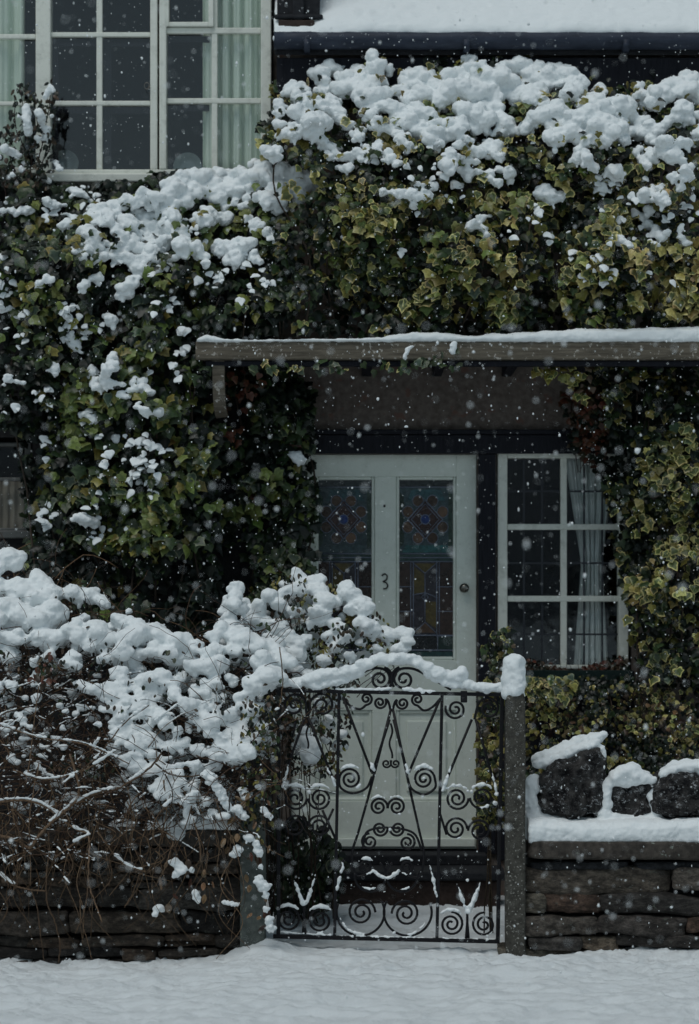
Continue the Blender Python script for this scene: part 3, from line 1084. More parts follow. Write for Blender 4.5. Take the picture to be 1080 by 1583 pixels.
# ------------------------------------------------------------------ unseen house and hedge, added to shape pane reflections and low sky light
OP = empty('unseen_house', (0, -9, 0), 'unseen house with a snowy roof added across the street for the pane reflections', 'house')
mb = MB()
wall_open(mb, -16, 16, -.1, 4.4, -9.0, -.3, [(-12.5 + 3.1 * k, -11.3 + 3.1 * k, 1.0, 2.3) for k in range(9)])
mb.build('wall', M['pebbledash'], OP)
mb = MB()
v = [(-16.3, -8.7, 4.35), (16.3, -8.7, 4.35), (16.3, -12.5, 6.6), (-16.3, -12.5, 6.6)]
mb.add(v + [(x, y, z + .12) for x, y, z in v], [(3, 2, 1, 0), (4, 5, 6, 7), (0, 1, 5, 4), (1, 2, 6, 5), (2, 3, 7, 6), (3, 0, 4, 7)])
mb.build('roof', M['snow'], OP)
for k in range(9):
    x0 = -12.5 + 3.1 * k
    mb = MB()
    for q in ((x0, x0 + .08, 1.0, 2.3), (x0 + 1.12, x0 + 1.2, 1.0, 2.3), (x0 + .08, x0 + 1.12, 1.0, 1.08), (x0 + .08, x0 + 1.12, 2.22, 2.3), (x0 + .57, x0 + .63, 1.08, 2.22)):
        mb.box((q[0], -9.12, q[2]), (q[1], -9.05, q[3]))
    wn = mb.build('window', M['white_paint'], OP)
    mb = MB(); mb.box((x0 + .02, -9.15, 1.02), (x0 + 1.18, -9.13, 2.28)); mb.build('pane', M['black_timber'], wn)

op = MB()  # unseen snow coloured lumps, added as a pale reflection in the lower panes
for k in range(26):
    v, f = stone_block(-9.5 + k * .76, -7.9, .62 + rnd.uniform(-.1, .1), .46, .45, .80 + rnd.uniform(-.12, .2), 300 + k, 3, .05, 0, 8, 3)
    op.add(v, f)
tag(op.build('hedge', M['snow'], None, smooth=True), 'unseen snowy hedge added across the street to lighten the lower pane reflections', 'hedge')

# ------------------------------------------------------------------ things behind and under the windows
def curtain(name, x0, x1, y0, y1, Y, mat, label, folds, amp=.018, gather=None):
    n, m = 90, 26
    us = np.linspace(0, 1, n); vs = np.linspace(0, 1, m)
    v = []
    for q in vs:
        py = y0 + (y1 - y0) * q
        for u in us:
            a, b = x0, x1
            if gather:
                k = np.interp(q, [0, gather[0], 1], [0, 1, .55])
                a = x0 + (gather[1] - x0) * k; b = x1 + (gather[2] - x1) * k
            px = a + (b - a) * u
            ph = u * folds * 2 * math.pi
            yy = Y + amp * (math.sin(ph + .5 * math.sin(ph * .37 + 1)) + .45 * math.sin(ph * 2.3 + q * .6)) + .004 * math.sin(q * 9 + u * 17)
            v.append((PX(px, Y), yy, PZ(py, Y)))
    f = [(i * n + j, i * n + j + 1, (i + 1) * n + j + 1, (i + 1) * n + j) for i in range(m - 1) for j in range(n - 1)]
    mb = MB(); mb.add(v, f)
    o = mb.build(name, M[mat], None, smooth=True)
    s = o.modifiers.new('cloth', 'SOLIDIFY'); s.thickness = .0015
    return tag(o, label, 'curtain')


curtain('curtain', 313, 412, -250, 268, YU + .088, 'curtain', 'pale green pleated curtain at the right end of the big upper window', 5, .024)
curtain('curtain', -135, 38, -250, 262, YU + .088, 'curtain', 'pale green curtain behind the leftmost light of the big upper window', 7, .024)
curtain('curtain', 872, 952, 700, 1040, YR + .115, 'net_curtain', 'gathered grey green curtain tied back inside the small paned window beside the door', 5, .016, (.5, 898, 930))
curtain('curtain', -150, 38, 744, 822, YL + .12, 'brown_curtain', 'short brown pleated curtain in the low window at the left edge', 15, .008)


def plate(x, y, r, Y, label):
    c = P(x, y, Y); R = r * Y / F
    prof = [(0, .012), (.35, .012), (.6, .009), (.68, .0), (.98, -.014), (1.0, -.016), (.99, -.011), (.66, .006), (.6, .015), (0, .018)]
    mb = MB(); vv, ff = [], []
    for (q, d) in prof:
        for k in range(32):
            a = k * math.pi / 16
            vv.append((c.x + R * q * math.cos(a), c.y + d + .10 * R * q * math.sin(a) * 2, c.z + R * q * math.sin(a)))
    for i in range(len(prof) - 1):
        for k in range(32):
            ff.append((i * 32 + k, i * 32 + (k + 1) % 32, (i + 1) * 32 + (k + 1) % 32, (i + 1) * 32 + k))
    mb.add(vv, ff)
    return tag(mb.build('plate', M['ceramic'], None, smooth=True), label, 'plate')


plate(100, 254, 22, YU + .16, 'grey green china plate propped inside the middle light of the big upper window')
plate(290, 258, 22, YU + .11, 'grey china plate propped near the curtain in the right light of the upper window')
# window box and its dried plants
wb = MB()
wb.pbox(806, 1036, 978, 1060, YW - .17, .015)
wb.pbox(806, 1057, 978, 1060, YW - .154, .14)
wb.pbox(806, 1036, 810, 1056.5, YW - .154, .14)
wb.pbox(974, 1036, 978, 1056.5, YW - .154, .14)
wbo = tag(wb.build('window_box', M['green_paint'], None, bevel=.003), 'dark green window box fixed under the small paned window', 'window box')
s = MB(); s.pbox(810.5, 1041, 973.5, 1044, YW - .15, .13)
s.build('soil', M['dark_wall'], wbo)
dp = empty('dried_flowers', P(890, 1042, YW - .09), 'reddish brown dried flowers standing in the green window box', 'dried flowers')
foliage(dp, 'flower_heads', [(812, 1046), (815, 1020), (850, 1026), (900, 1032), (935, 1022), (965, 1012), (972, 1046)], 330, lambda x, y: np.full(len(x), YW - .09), [(RUST, 4), (BROWN, 4), (DARK, 2)], (.015, .032), 'round', .02, seed=71)  # the dried flower heads, built from small round leaf shapes
stems(dp, 'stalks', [[(x, 1046), (x + rnd.uniform(-6, 6), 1035), (x + rnd.uniform(-9, 9), 1018)] for x in range(818, 972, 9)], lambda x, y: np.full(len(x), YW - .08), .0018, (.05, .03, .02), dy=0)

# ------------------------------------------------------------------ ivy
fi = lambda v: np.asarray(v, float)


def yU(px, py): return np.interp(fi(py), [60, 110, 190, 265, 400, 520], [11.52, 11.44, 11.22, 11.05, 11.0, 11.06])
def yL(px, py):
    base = np.interp(fi(py), [120, 250, 300, 420, 600, 800, 1000], [11.52, 11.50, 11.38, 11.10, 11.04, 11.12, 11.2])
    return base + np.where((fi(px) > 335) & (fi(py) > 545), .34, 0.0)
def yR(px, py): return np.interp(fi(px), [860, 930, 1000, 1100], [11.60, 11.48, 11.36, 11.24])
def yW(px, py): return np.interp(fi(py), [1040, 1200], [11.42, 11.12])
def yG(px, py): return np.full(len(np.atleast_1d(fi(px))), 10.42)


polyU = [(398, 250), (402, 190), (425, 125), (450, 98), (500, 100), (560, 96), (640, 96), (720, 90), (800, 92), (880, 98), (910, 118), (960, 112), (1110, 105), (1110, 520), (620, 522), (460, 522), (420, 430), (430, 330), (500, 290), (480, 262)]
polyL = [(-40, 240), (60, 262), (180, 284), (250, 272), (400, 262), (440, 300), (450, 500), (430, 522), (306, 520), (300, 560), (325, 565), (330, 640), (380, 690), (480, 700), (490, 760), (484, 900), (430, 940), (330, 990), (250, 970), (200, 980), (100, 930), (20, 880), (55, 830), (60, 690), (40, 672), (-40, 668)]
ivU = empty('ivy', P(760, 500, 11.5), 'thick cream edged ivy under heavy snow between the roof gutter and the porch beam', 'ivy')
foliage(ivU, 'leaves', polyU, 9200, yU, [(DARK, 6.0), (GREEN, 3.2), (OLIVE, 1.0), (CREAM, 1.2), (LIME, .4), (GREYG, .8), (YELLOW, .2)], (.036, .072), seed=3, thick=.08, gap=.50)
foliage(ivU, 'yellow_leaves', [(960, 380), (1110, 370), (1110, 490), (1010, 500), (960, 460)], 240, lambda x, y: yU(x, y) - .04, [(YELLOW, 5), (CREAM, 4), (OLIVE, 2)], (.05, .085), seed=5, thick=.04)
foliage(ivU, 'edge_leaves', [(520, 330), (700, 300), (960, 300), (1000, 420), (880, 500), (640, 500), (520, 450)], 1200, lambda x, y: yU(x, y) - .04, [(CREAM, 5), (OLIVE, 3), (LIME, 2.2), (YELLOW, 1.6), (GREEN, 1.6)], (.045, .080), seed=8, thick=.03, gap=.56, gapk=.98)
foliage(ivU, 'edge_leaves', [(420, 240), (500, 130), (1100, 130), (1100, 400), (960, 330), (700, 320), (520, 340), (430, 300)], 1100, lambda x, y: yU(x, y) - .05, [(CREAM, 4), (OLIVE, 4), (LIME, 2.0), (YELLOW, 1.0), (GREEN, 2)], (.04, .07), seed=9, thick=.03, gap=.53, gapk=.98)
stems(ivU, 'stems', [[(x, 515), (x + rnd.uniform(-40, 40), 400), (x + rnd.uniform(-60, 60), 280), (x + rnd.uniform(-70, 70), 150)] for x in range(470, 1100, 48)], yU, .006, (.05, .038, .028))
# a few sprays over the porch beam
foliage(ivU, 'trailing_leaves', [(610, 545), (720, 545), (715, 575), (560, 580), (380, 575), (380, 562), (600, 560)], 60, lambda x, y: np.full(len(x), CYF - .0) - ybump(x, y), [(GREEN, 3), (GREYG, 2), (CREAM, 1)], (.035, .055), seed=12, thick=.02, gap=.2)

ivL = empty('ivy', P(250, 930, 11.5), 'dark green ivy covering the wall from below the upper window to the snowy hedge', 'ivy')
foliage(ivL, 'leaves', polyL, 10200, yL, [(DARK, 7.5), (GREEN, 2.8), (LIME, .5), (OLIVE, .3), (GREYG, .4)], (.045, .085), seed=14, thick=.08, gap=.48, gapk=.85)
foliage(ivL, 'bright_leaves', [(60, 560), (240, 540), (320, 660), (450, 760), (440, 830), (260, 860), (120, 850), (70, 700)], 1500, lambda x, y: yL(x, y) - .05, [(LIME, 4), (GREEN, 3), (OLIVE, 1.2), (GREYG, 1)], (.05, .09), seed=19, thick=.03, gap=.50, gapk=.985, patch=42)
foliage(ivL, 'bright_leaves', [(10, 400), (60, 300), (420, 300), (600, 420), (420, 470), (200, 520), (20, 560)], 1150, lambda x, y: yL(x, y) - .05, [(LIME, 4), (GREEN, 4), (OLIVE, 1.2), (GREYG, 1)], (.045, .08), seed=23, thick=.03, gap=.55, gapk=.985, patch=42)
stems(ivL, 'stems', [[(x, 930), (x + rnd.uniform(-40, 40), 760), (x + rnd.uniform(-60, 60), 560), (x + rnd.uniform(-70, 70), 380)] for x in range(60, 480, 36)], yL, .006, (.045, .034, .026))
foliage(ivL, 'porch_leaves', [(345, 562), (486, 572), (484, 690), (478, 760), (474, 900), (400, 910), (350, 700)], 1500, lambda x, y: np.full(len(x), 11.48), [(DARK, 6), (GREEN, 4), (LIME, .6), (GREYG, .8), (RUST, .2)], (.045, .08), seed=26, thick=.05, gap=.36, gapk=.8)
foliage(ivL, 'window_leaves', [(28, 670), (66, 670), (66, 840), (40, 840), (34, 760)], 130, lambda x, y: np.full(len(x), 11.52), [(DARK, 6), (GREEN, 3)], (.04, .07), seed=28, thick=.03, gap=.2)
foliage(ivL, 'rusty_leaves', [(345, 570), (420, 570), (405, 600), (372, 690), (345, 690)], 42, lambda x, y: np.full(len(x), 11.2), [(RUST, 4), (BROWN, 2)], (.035, .06), seed=27, thick=.03, gap=.1)

ivR = empty('ivy', P(1030, 1040, 11.5), 'cream edged ivy climbing below the porch on the right of the small paned window', 'ivy')
polyR = [(895, 570), (1110, 566), (1110, 1062), (990, 1052), (972, 950), (955, 870), (945, 800), (930, 745), (918, 690), (890, 640)]
foliage(ivR, 'leaves', polyR, 3900, yR, [(DARK, 7), (GREEN, 2.6), (OLIVE, 1.0), (CREAM, 1.0), (GREYG, .6)], (.038, .070), seed=31, thick=.06, gap=.46)
foliage(ivR, 'front_leaves', [(1000, 640), (1110, 640), (1110, 1040), (985, 1040), (960, 900), (970, 760)], 800, lambda x, y: yR(x, y) - .05, [(CREAM, 5), (OLIVE, 2.4), (YELLOW, 1.6), (GREEN, 1)], (.04, .075), seed=35, thick=.03, gap=.5, gapk=.97)
foliage(ivR, 'porch_leaves', [(818, 562), (935, 562), (930, 590), (905, 640), (880, 600), (820, 578)], 60, lambda x, y: np.full(len(x), 11.06) - ybump(x, y), [(OLIVE, 3), (CREAM, 3), (BROWN, 1)], (.035, .06), seed=37, thick=.03, gap=.1)
stems(ivR, 'stems', [[(x, 1055), (x + rnd.uniform(-20, 20), 900), (x + rnd.uniform(-30, 20), 740), (x + rnd.uniform(-30, 30), 590)] for x in range(985, 1100, 20)], yR, .005, (.05, .036, .028))

cr = empty('creeper', P(890, 640, 11.5), 'rusty red creeper leaves hanging under the porch above the small paned window', 'creeper')
foliage(cr, 'leaves', [(862, 610), (925, 600), (945, 680), (925, 740), (905, 715), (880, 690)], 190, lambda x, y: np.full(len(x), 11.5), [(RUST, 5), (BROWN, 3), (DARK, 2)], (.03, .055), seed=43, thick=.05, gap=.2)
stems(cr, 'stems', [[(900 + rnd.uniform(-20, 20), 580), (900 + rnd.uniform(-20, 20), 640), (900 + rnd.uniform(-10, 30), 730)] for _ in range(9)], lambda x, y: np.full(len(x), 11.52), .0025, (.05, .025, .02))

ivW = empty('ivy', P(950, 1200, 11.2), 'low bank of small leaved olive ivy behind the three snowy rocks', 'ivy')
foliage(ivW, 'leaves', [(800, 1052), (860, 1044), (1000, 1050), (1110, 1046), (1110, 1330), (800, 1330)], 7200, yW, [(DARK, 8), (GREEN, 1.6), (OLIVE, 1.6), (BROWN, 1.8), (CREAM, .7), (GREYG, .3)], (.022, .042), 'ivy', .06, .50, .75, seed=51)
foliage(ivW, 'pale_leaves', [(812, 1060), (1100, 1060), (1100, 1200), (812, 1200)], 420, lambda x, y: yW(x, y) - .04, [(OLIVE, 3), (YELLOW, 1.5), (CREAM, 3), (TAN, 1.5)], (.022, .045), seed=52, thick=.03, gap=.52, gapk=.97)
foliage(ivW, 'larger_leaves', [(812, 1048), (890, 1048), (880, 1085), (815, 1085)], 110, lambda x, y: np.full(len(x), 11.15), [(CREAM, 4), (GREYG, 3), (OLIVE, 2)], (.04, .065), seed=53, thick=.03, gap=.1)
stems(ivW, 'stems', [[(x, 1325), (x + rnd.uniform(-20, 20), 1200), (x + rnd.uniform(-30, 20), 1070)] for x in range(815, 1100, 22)], yW, .004, (.05, .036, .028))

ivG = empty('ivy', P(760, 1270, 10.42), 'yellowish ivy shoot standing upright behind the gate beside the snow capped post', 'ivy')
foliage(ivG, 'leaves', [(744, 1000), (760, 978), (788, 972), (792, 1000), (778, 1050), (782, 1280), (736, 1280), (738, 1090), (755, 1040)], 620, yG, [(OLIVE, 4), (CREAM, 2), (BROWN, 1.5), (DARK, 3.5), (GREEN, 2)], (.026, .046), 'ivy', .05, .2, .5, seed=57)
stems(ivG, 'stems', [[(760 + rnd.uniform(-15, 15), 1480), (757, 1250), (762, 1100), (764 + rnd.uniform(-6, 12), 990)] for _ in range(5)], yG, .004, (.06, .045, .03))

eg = empty('evergreen_shrub', P(470, 1410, 10.7), 'dark evergreen shrub growing low behind the left side of the gate', 'shrub')
foliage(eg, 'leaves', [(420, 1290), (450, 1262), (510, 1290), (535, 1320), (520, 1405), (420, 1410)], 620, lambda x, y: np.full(len(x), 10.72), [(DARK, 4), (GREEN, 4), (GREYG, 1)], (.04, .07), 'oval', .07, .3, .6, seed=61)
stems(eg, 'stems', [[(460 + rnd.uniform(-30, 40), 1440), (460 + rnd.uniform(-30, 40), 1370), (460 + rnd.uniform(-35, 60), 1295)] for _ in range(12)], lambda x, y: np.full(len(x), 10.75), .004, (.04, .03, .022))

# dark twiggy plant in front of the big window
sp = empty('climbing_plant', P(40, 320, 11.4), 'dark leaved twiggy plant with snow on it at the left of the big upper window', 'plant')
ysp = lambda x, y: np.full(len(np.atleast_1d(x)), 11.40) - ybump(x, y)
tw = [[(45, 300), (48, 240), (40, 190), (30, 130)], [(55, 300), (62, 240), (72, 190), (80, 122)], [(30, 300), (18, 250), (14, 215)], [(60, 260), (80, 220), (85, 175)], [(45, 240), (25, 200), (22, 150)], [(50, 230), (58, 190), (52, 150)], [(10, 310), (0, 260), (-10, 230)]]
stems(sp, 'stems', tw, ysp, .0035, (.035, .022, .02), dy=0)
for q in tw:
    pass
foliage(sp, 'leaves', [(-20, 300), (-10, 225), (12, 195), (22, 130), (45, 130), (60, 160), (78, 120), (88, 150), (84, 240), (78, 300)], 520, ysp, [(DARK, 5), (BROWN, 2.4), (GREEN, 1)], (.024, .046), 'oval', .03, .4, .85, seed=65, patch=16)


# ------------------------------------------------------------------ stone walls, coping, posts, rocks
def dry_stone(mb, x0, x1, z0, z1, Y, cols, hmin, hmax, wmin, wmax, seed):
    r = random.Random(seed)
    z = z0
    while z < z1 - .01:
        h = min(r.uniform(hmin, hmax), z1 - z)
        if z1 - z - h < hmin * .6: h = z1 - z
        x = x0 - r.uniform(0, .15)
        while x < x1:
            wd = r.uniform(wmin, wmax) * (0.6 + h / hmax)
            if r.random() < .18: wd *= .45
            xe = min(x + wd, x1)
            if xe - x > .03:
                hh = h * r.uniform(.84, 1.06)
                two = r.random() < .22 and h > .05
                for part in ((0, .5), (.5, 1)) if two else ((0, 1),):
                    zc = z + h * (part[0] + part[1]) / 2
                    hz = hh * (part[1] - part[0]) / 2
                    v, f = stone_block((x + xe) / 2, Y + .09 + r.uniform(-.022, .022), zc, (xe - x) / 2 + .003, .095, hz * 1.02, r.randrange(9999), r.uniform(7, 13), .0125, r.uniform(-.035, .035), 12, 13)
                    col = np.array(r.choice(cols)) * r.uniform(.6, 1.4)
                    mb.add(v, f, col)
            x = xe
        z += h


STC = [(.13, .110, .088), (.11, .095, .080), (.17, .135, .10), (.085, .074, .066), (.14, .092, .068), (.07, .064, .058), (.16, .145, .115)]
WY = 10.0
rwl = empty('stone_wall', (1.6, WY + .15, 0), 'brown dry stone garden wall with a flat coping on the right of the gate', 'wall')
mb = MB()
xl, xr = PX(816, WY), 2.6
dry_stone(mb, xl, xr, -.04, PZ(1343, WY), WY, STC, .042, .105, .13, .44, 17)
mb.build('stones', M['stone'], rwl, smooth=True)
mb = MB(); mb.box((xl, WY + .08, -.05), (xr, WY + .42, PZ(1346, WY))); mb.build('core', M['dark_wall'], rwl)
mb = MB()
x = xl
for k, q in enumerate((.46, .62, .55, .7)):
    v, f = stone_block(x + q / 2, WY + .21, PZ(1338, WY), q / 2 - .003, .205, .020, 50 + k, 9, .004, .004, 8)
    mb.add(v, f, (.028, .03, .034)); x += q
mb.build('slate_course', M['stone'], rwl, smooth=True)
mb = MB()
x = xl - .005
for k, q in enumerate((.78, .80, .75)):
    v, f = stone_block(x + q / 2, WY + .20, PZ(1315, WY), q / 2 - .002, .225, .042, 80 + k, 12, .007, -.010, 16, 16)
    mb.add(v, f); x += q
mb.build('coping', M['coping'], rwl, smooth=True)

lwl = empty('stone_wall', (-1.4, WY + .15, 0), 'dark stone wall under the bramble hedge on the left of the gate', 'wall')
mb = MB()
xe = PX(372, WY)
LTC = [(.055, .046, .038), (.075, .060, .046), (.05, .046, .040), (.085, .062, .045), (.04, .036, .033)]  # darker stone colours than on the right wall
dry_stone(mb, -2.6, xe, -.09, PZ(1310, WY), WY, LTC, .045, .12, .12, .38, 9)
mb.build('stones', M['stone'], lwl, smooth=True)
mb = MB(); mb.box((-2.6, WY + .09, -.1), (xe, WY + .40, PZ(1312, WY))); mb.build('core', M['dark_wall'], lwl)
mb = MB()
x = -2.6
for k, q in enumerate((.75, .7, .62)):
    q = min(q, xe - x)
    v, f = stone_block(x + q / 2, WY + .20, PZ(1295, WY), q / 2 - .002, .215, .040, 180 + k, 10, .010, 0, 14, 14)
    mb.add(v, f); x += q
mb.build('coping', M['coping'], lwl, smooth=True)

mb = MB()
GP = 9.97
v, f = stone_block(PX(797, GP), GP + .05, (PZ(1072, GP) + -.05) / 2, 15.2 * GP / F, .05, (PZ(1072, GP) + .05) / 2, 7, 16, .0012, 0.0, 12, 25)
mb.add(v, f)
tag(mb.build('gate_post', M['concrete'], None, smooth=True), 'slim lichen speckled concrete gate post with a tall snow cap', 'gate post')
mb = MB()
v, f = stone_block(PX(390, GP), GP + .07, (PZ(1240, GP) - .05) / 2, 19.5 * GP / F, .07, (PZ(1240, GP) + .05) / 2, 8, 18, .0012, 0.0, 12, 25)
mb.add(v, f)
tag(mb.build('gate_post', M['mossy_concrete'], None, smooth=True), 'grey green gate post half hidden by the snowy hedge', 'gate post')


def rock(cx, cy, hx, hy, Y, dep, seed, rot, shear, label, pw=4.5):
    c = P(cx, cy, Y)
    s = Y / F
    v, f = stone_block(0, 0, 0, hx * s, dep, hy * s, seed, pw, .022, rot, 22, 9)
    v[:, 2] += (fbm(v * 16, 4, seed) - .5) * .05
    v[:, 0] += (fbm(v * 18 + 3, 4, seed) - .5) * .045
    v[:, 1] += (fbm(v * 20 + 7, 4, seed) - .5) * .06
    v[:, 2] += v[:, 0] * shear * np.clip(v[:, 2] / (hy * s) * .5 + .5, 0, 1)
    mb = MB(); mb.add(v + np.array(c), f)
    return tag(mb.build('rock', M['rock'], None, smooth=True), label, 'rock')


RY = 10.22
rock(883, 1214, 50, 50, RY, .11, 31, .0, .36, 'tallest dark rock with a slanting top, next to the gate post on the wall', 4.2)
rock(973, 1230, 41, 39, RY + .02, .09, 32, .1, 0, 'small pointed dark rock almost buried in snow between the two larger rocks', 3)
rock(1056, 1226, 46, 38, RY, .12, 33, -.05, .05, 'broad dark rock speckled with snow at the right end of the wall', 4)

# ------------------------------------------------------------------ wrought iron gate
GY = 10.06
gate = empty('garden_gate', P(600, 1460, GY), 'black wrought iron garden gate with scrollwork and a snowy arched crest', 'gate')


def gbar(name, a, b, wd, dp=.016, parent=gate):
    m_ = MB(); m_.bar(P(*a, GY), P(*b, GY), wd, dp)
    return m_.build(name, M['iron'], parent, bevel=.002)


gbar('stile', (431, 1062), (430, 1450), .017, .022)
gbar('stile', (776, 1068), (769, 1457), .017, .022)
gbar('top_rail', (426, 1067), (783, 1074), .016, .021)
gbar('bottom_rail', (422, 1447), (772, 1455), .018, .020)
gbar('upright', (524, 1070), (517, 1449), .014)
gbar('upright', (683, 1073), (675, 1453), .014)
for a, b in (((530, 1078), (574, 1193)), ((680, 1080), (631, 1196)), ((476, 1108), (518, 1212)), ((471, 1108), (432, 1222)), ((729, 1112), (684, 1220)), ((735, 1112), (768, 1225)),
             ((604, 1096), (569, 1232)), ((607, 1096), (636, 1232)), ((602, 1112), (575, 1196)), ((608, 1112), (630, 1196)), ((457, 1112), (452, 1140)), ((498, 1252), (520, 1300))):
    m_ = MB(); m_.tube(to3([a, b], GY), .0060, 6); m_.build('diagonal_bar', M['iron'], gate, smooth=True)


def spiral(cx, cy, r, a0, turns, dirn, n=42, inner=.12):
    t = np.linspace(0, 1, n)
    a = math.radians(a0) + dirn * t * turns * 2 * math.pi
    rr = r * (1 - t * (1 - inner)) ** .9
    return [(cx + q * math.cos(b), cy + q * math.sin(b)) for q, b in zip(rr, a)]


def scroll(pts, r=.0056, tail=None, Y=GY):
    pts = list(pts)
    if tail:
        tl = catmull(list(tail) + [pts[0], pts[2]], 8)[:-8]
        pts = list(map(tuple, tl))[:-1] + pts
    m_ = MB()
    m_.tube(to3(pts, Y), r, 6)
    return m_.build('scroll', M['iron'], gate, smooth=True)


# screen angles: 0 right, 90 down, 180 left, 270 up; dirn +1 turns clockwise on screen
scroll(spiral(587, 1050, 17, 270, 1.75, 1), .0062, tail=[(516, 1063), (545, 1048), (570, 1035)])
scroll(spiral(587, 1050, 20, 290, .30, 1, 12, .95), .0062, tail=None)
scroll(spiral(624, 1050, 17, 270, 1.75, -1), .0062, tail=[(697, 1066), (668, 1049), (642, 1035)])
scroll(spiral(624, 1050, 20, 250, .30, -1, 12, .95), .0062)
scroll(spiral(501, 1052, 10, 90, 1.6, 1)); scroll(spiral(711, 1054, 9, 90, 1.6, -1))
# below the rail
scroll(spiral(455, 1090, 19, 20, 1.9, -1), tail=[(474, 1107)]); scroll(spiral(498, 1090, 20, 160, 1.9, 1), tail=[(475, 1107)])
scroll(spiral(704, 1096, 16, 200, 1.9, -1)); scroll(spiral(755, 1095, 18, 180, 1.9, 1), tail=[(733, 1112)])
scroll(spiral(566, 1080, 9.5, 90, 1.6, -1), tail=[(530, 1077), (541, 1091), (556, 1096), (570, 1095)][:3])
scroll(spiral(587, 1086, 10, 330, 1.7, 1), tail=[(604, 1100), (600, 1085)])
scroll(spiral(622, 1087, 10, 210, 1.7, -1), tail=[(606, 1100), (610, 1086)])
scroll(spiral(645, 1081, 9.5, 90, 1.6, 1), tail=[(681, 1079), (668, 1093), (655, 1098)])
# pendant
m_ = MB()
wv = [(604 + 2.2 * math.sin((y - 1120) / 6.2), y) for y in np.linspace(1118, 1172, 30)]
m_.tube(to3(wv, GY), .0046, 6); m_.build('pendant', M['iron'], gate, smooth=True)
scroll(spiral(597, 1180, 7.5, 320, 1.5, 1), .0046); scroll(spiral(611, 1180, 7.5, 220, 1.5, -1), .0046)
# a short wavy drop in the left panel
m_ = MB()
wv = [(475 + 1.6 * math.sin((y - 1110) / 5.2), y) for y in np.linspace(1108, 1157, 26)]
m_.tube(to3(wv, GY), .0042, 6); m_.build('pendant', M['iron'], gate, smooth=True)
# middle
scroll(spiral(541, 1204, 17, 180, 2.0, 1), tail=[(575, 1200), (566, 1218), (545, 1226), (527, 1218)])
scroll(spiral(655, 1204, 17, 0, 2.0, -1), tail=[(629, 1200), (636, 1219), (655, 1228), (672, 1218)])
for (x, y, d, a) in ((456, 1234, 1, 0), (494, 1234, -1, 180), (456, 1277, -1, 0), (494, 1277, 1, 180), (706, 1234, 1, 0), (744, 1233, -1, 180), (704, 1281, -1, 0), (741, 1284, 1, 180)):
    scroll(spiral(x, y, 18, a, 2.1, d))
scroll(spiral(585, 1247, 14, 10, 1.9, -1)); scroll(spiral(613, 1247, 14, 170, 1.9, 1))
scroll(spiral(587, 1281, 12, 350, 1.8, 1), tail=[(560, 1312), (568, 1285), (580, 1268)][:2]); scroll(spiral(614, 1281, 12, 190, 1.8, -1), tail=[(652, 1314), (638, 1287)])
scroll(spiral(571, 1301, 13, 270, 1.8, -1)); scroll(spiral(629, 1302, 13, 270, 1.8, 1))
scroll(spiral(566, 1340, 11, 90, 1.7, 1), tail=[(569, 1232), (554, 1285), (544, 1320), (550, 1352)])
scroll(spiral(628, 1340, 11, 90, 1.7, -1), tail=[(636, 1232), (648, 1285), (655, 1320), (648, 1354)])
for cx_, s_ in ((572, 1), (621, -1)):
    scroll([(cx_ + 24 * math.cos(a) * s_, 1353 + 25 * math.sin(a)) for a in np.linspace(-.9, 3.3, 30)])
scroll(spiral(558, 1410, 22, 0, 2.1, -1)); scroll(spiral(627, 1412, 22, 180, 2.1, 1))
for cx_, s_ in ((557, 1), (630, -1)):
    scroll([(cx_ + 37 * math.cos(a) * s_, 1410 + 36 * math.sin(a)) for a in np.linspace(-.5, 3.5, 36)])
for (x, y, d, a) in ((445, 1421, 1, 180), (495, 1423, -1, 0), (697, 1428, 1, 180), (748, 1429, -1, 0)):
    scroll(spiral(x, y, 19, 270, 2.1, d))
for x, y in ((470, 1398), (722, 1404)):
    scroll(catmull([(x - 2, y + 46), (x, y + 10), (x - 6, y - 10), (x - 16, y - 36)], 6)); scroll(catmull([(x + 2, y + 46), (x, y + 10), (x + 6, y - 12), (x + 18, y - 40)], 6))
for a, b in (((518, 1380), (531, 1328)), ((676, 1382), (664, 1338)), ((488, 1310), (515, 1250)), ((690, 1290), (679, 1255))):
    m_ = MB(); m_.tube(to3([a, b], GY), .0055, 6); m_.build('diagonal_bar', M['iron'], gate, smooth=True)
m_ = MB(); m_.pbox(712, 1068, 722, 1086, GY - .022, .03); m_.build('latch', M['iron'], gate, bevel=.003)

# ------------------------------------------------------------------ bramble hedge and the bush behind the gate
def yB(px, py):
    b = np.interp(fi(py), [830, 900, 960, 1020, 1100, 1180, 1260, 1340], [10.62, 10.50, 10.32, 10.16, 10.02, 9.95, 9.90, 9.90])
    return b + (n2(px, py, 40, 77) - .5) * .12


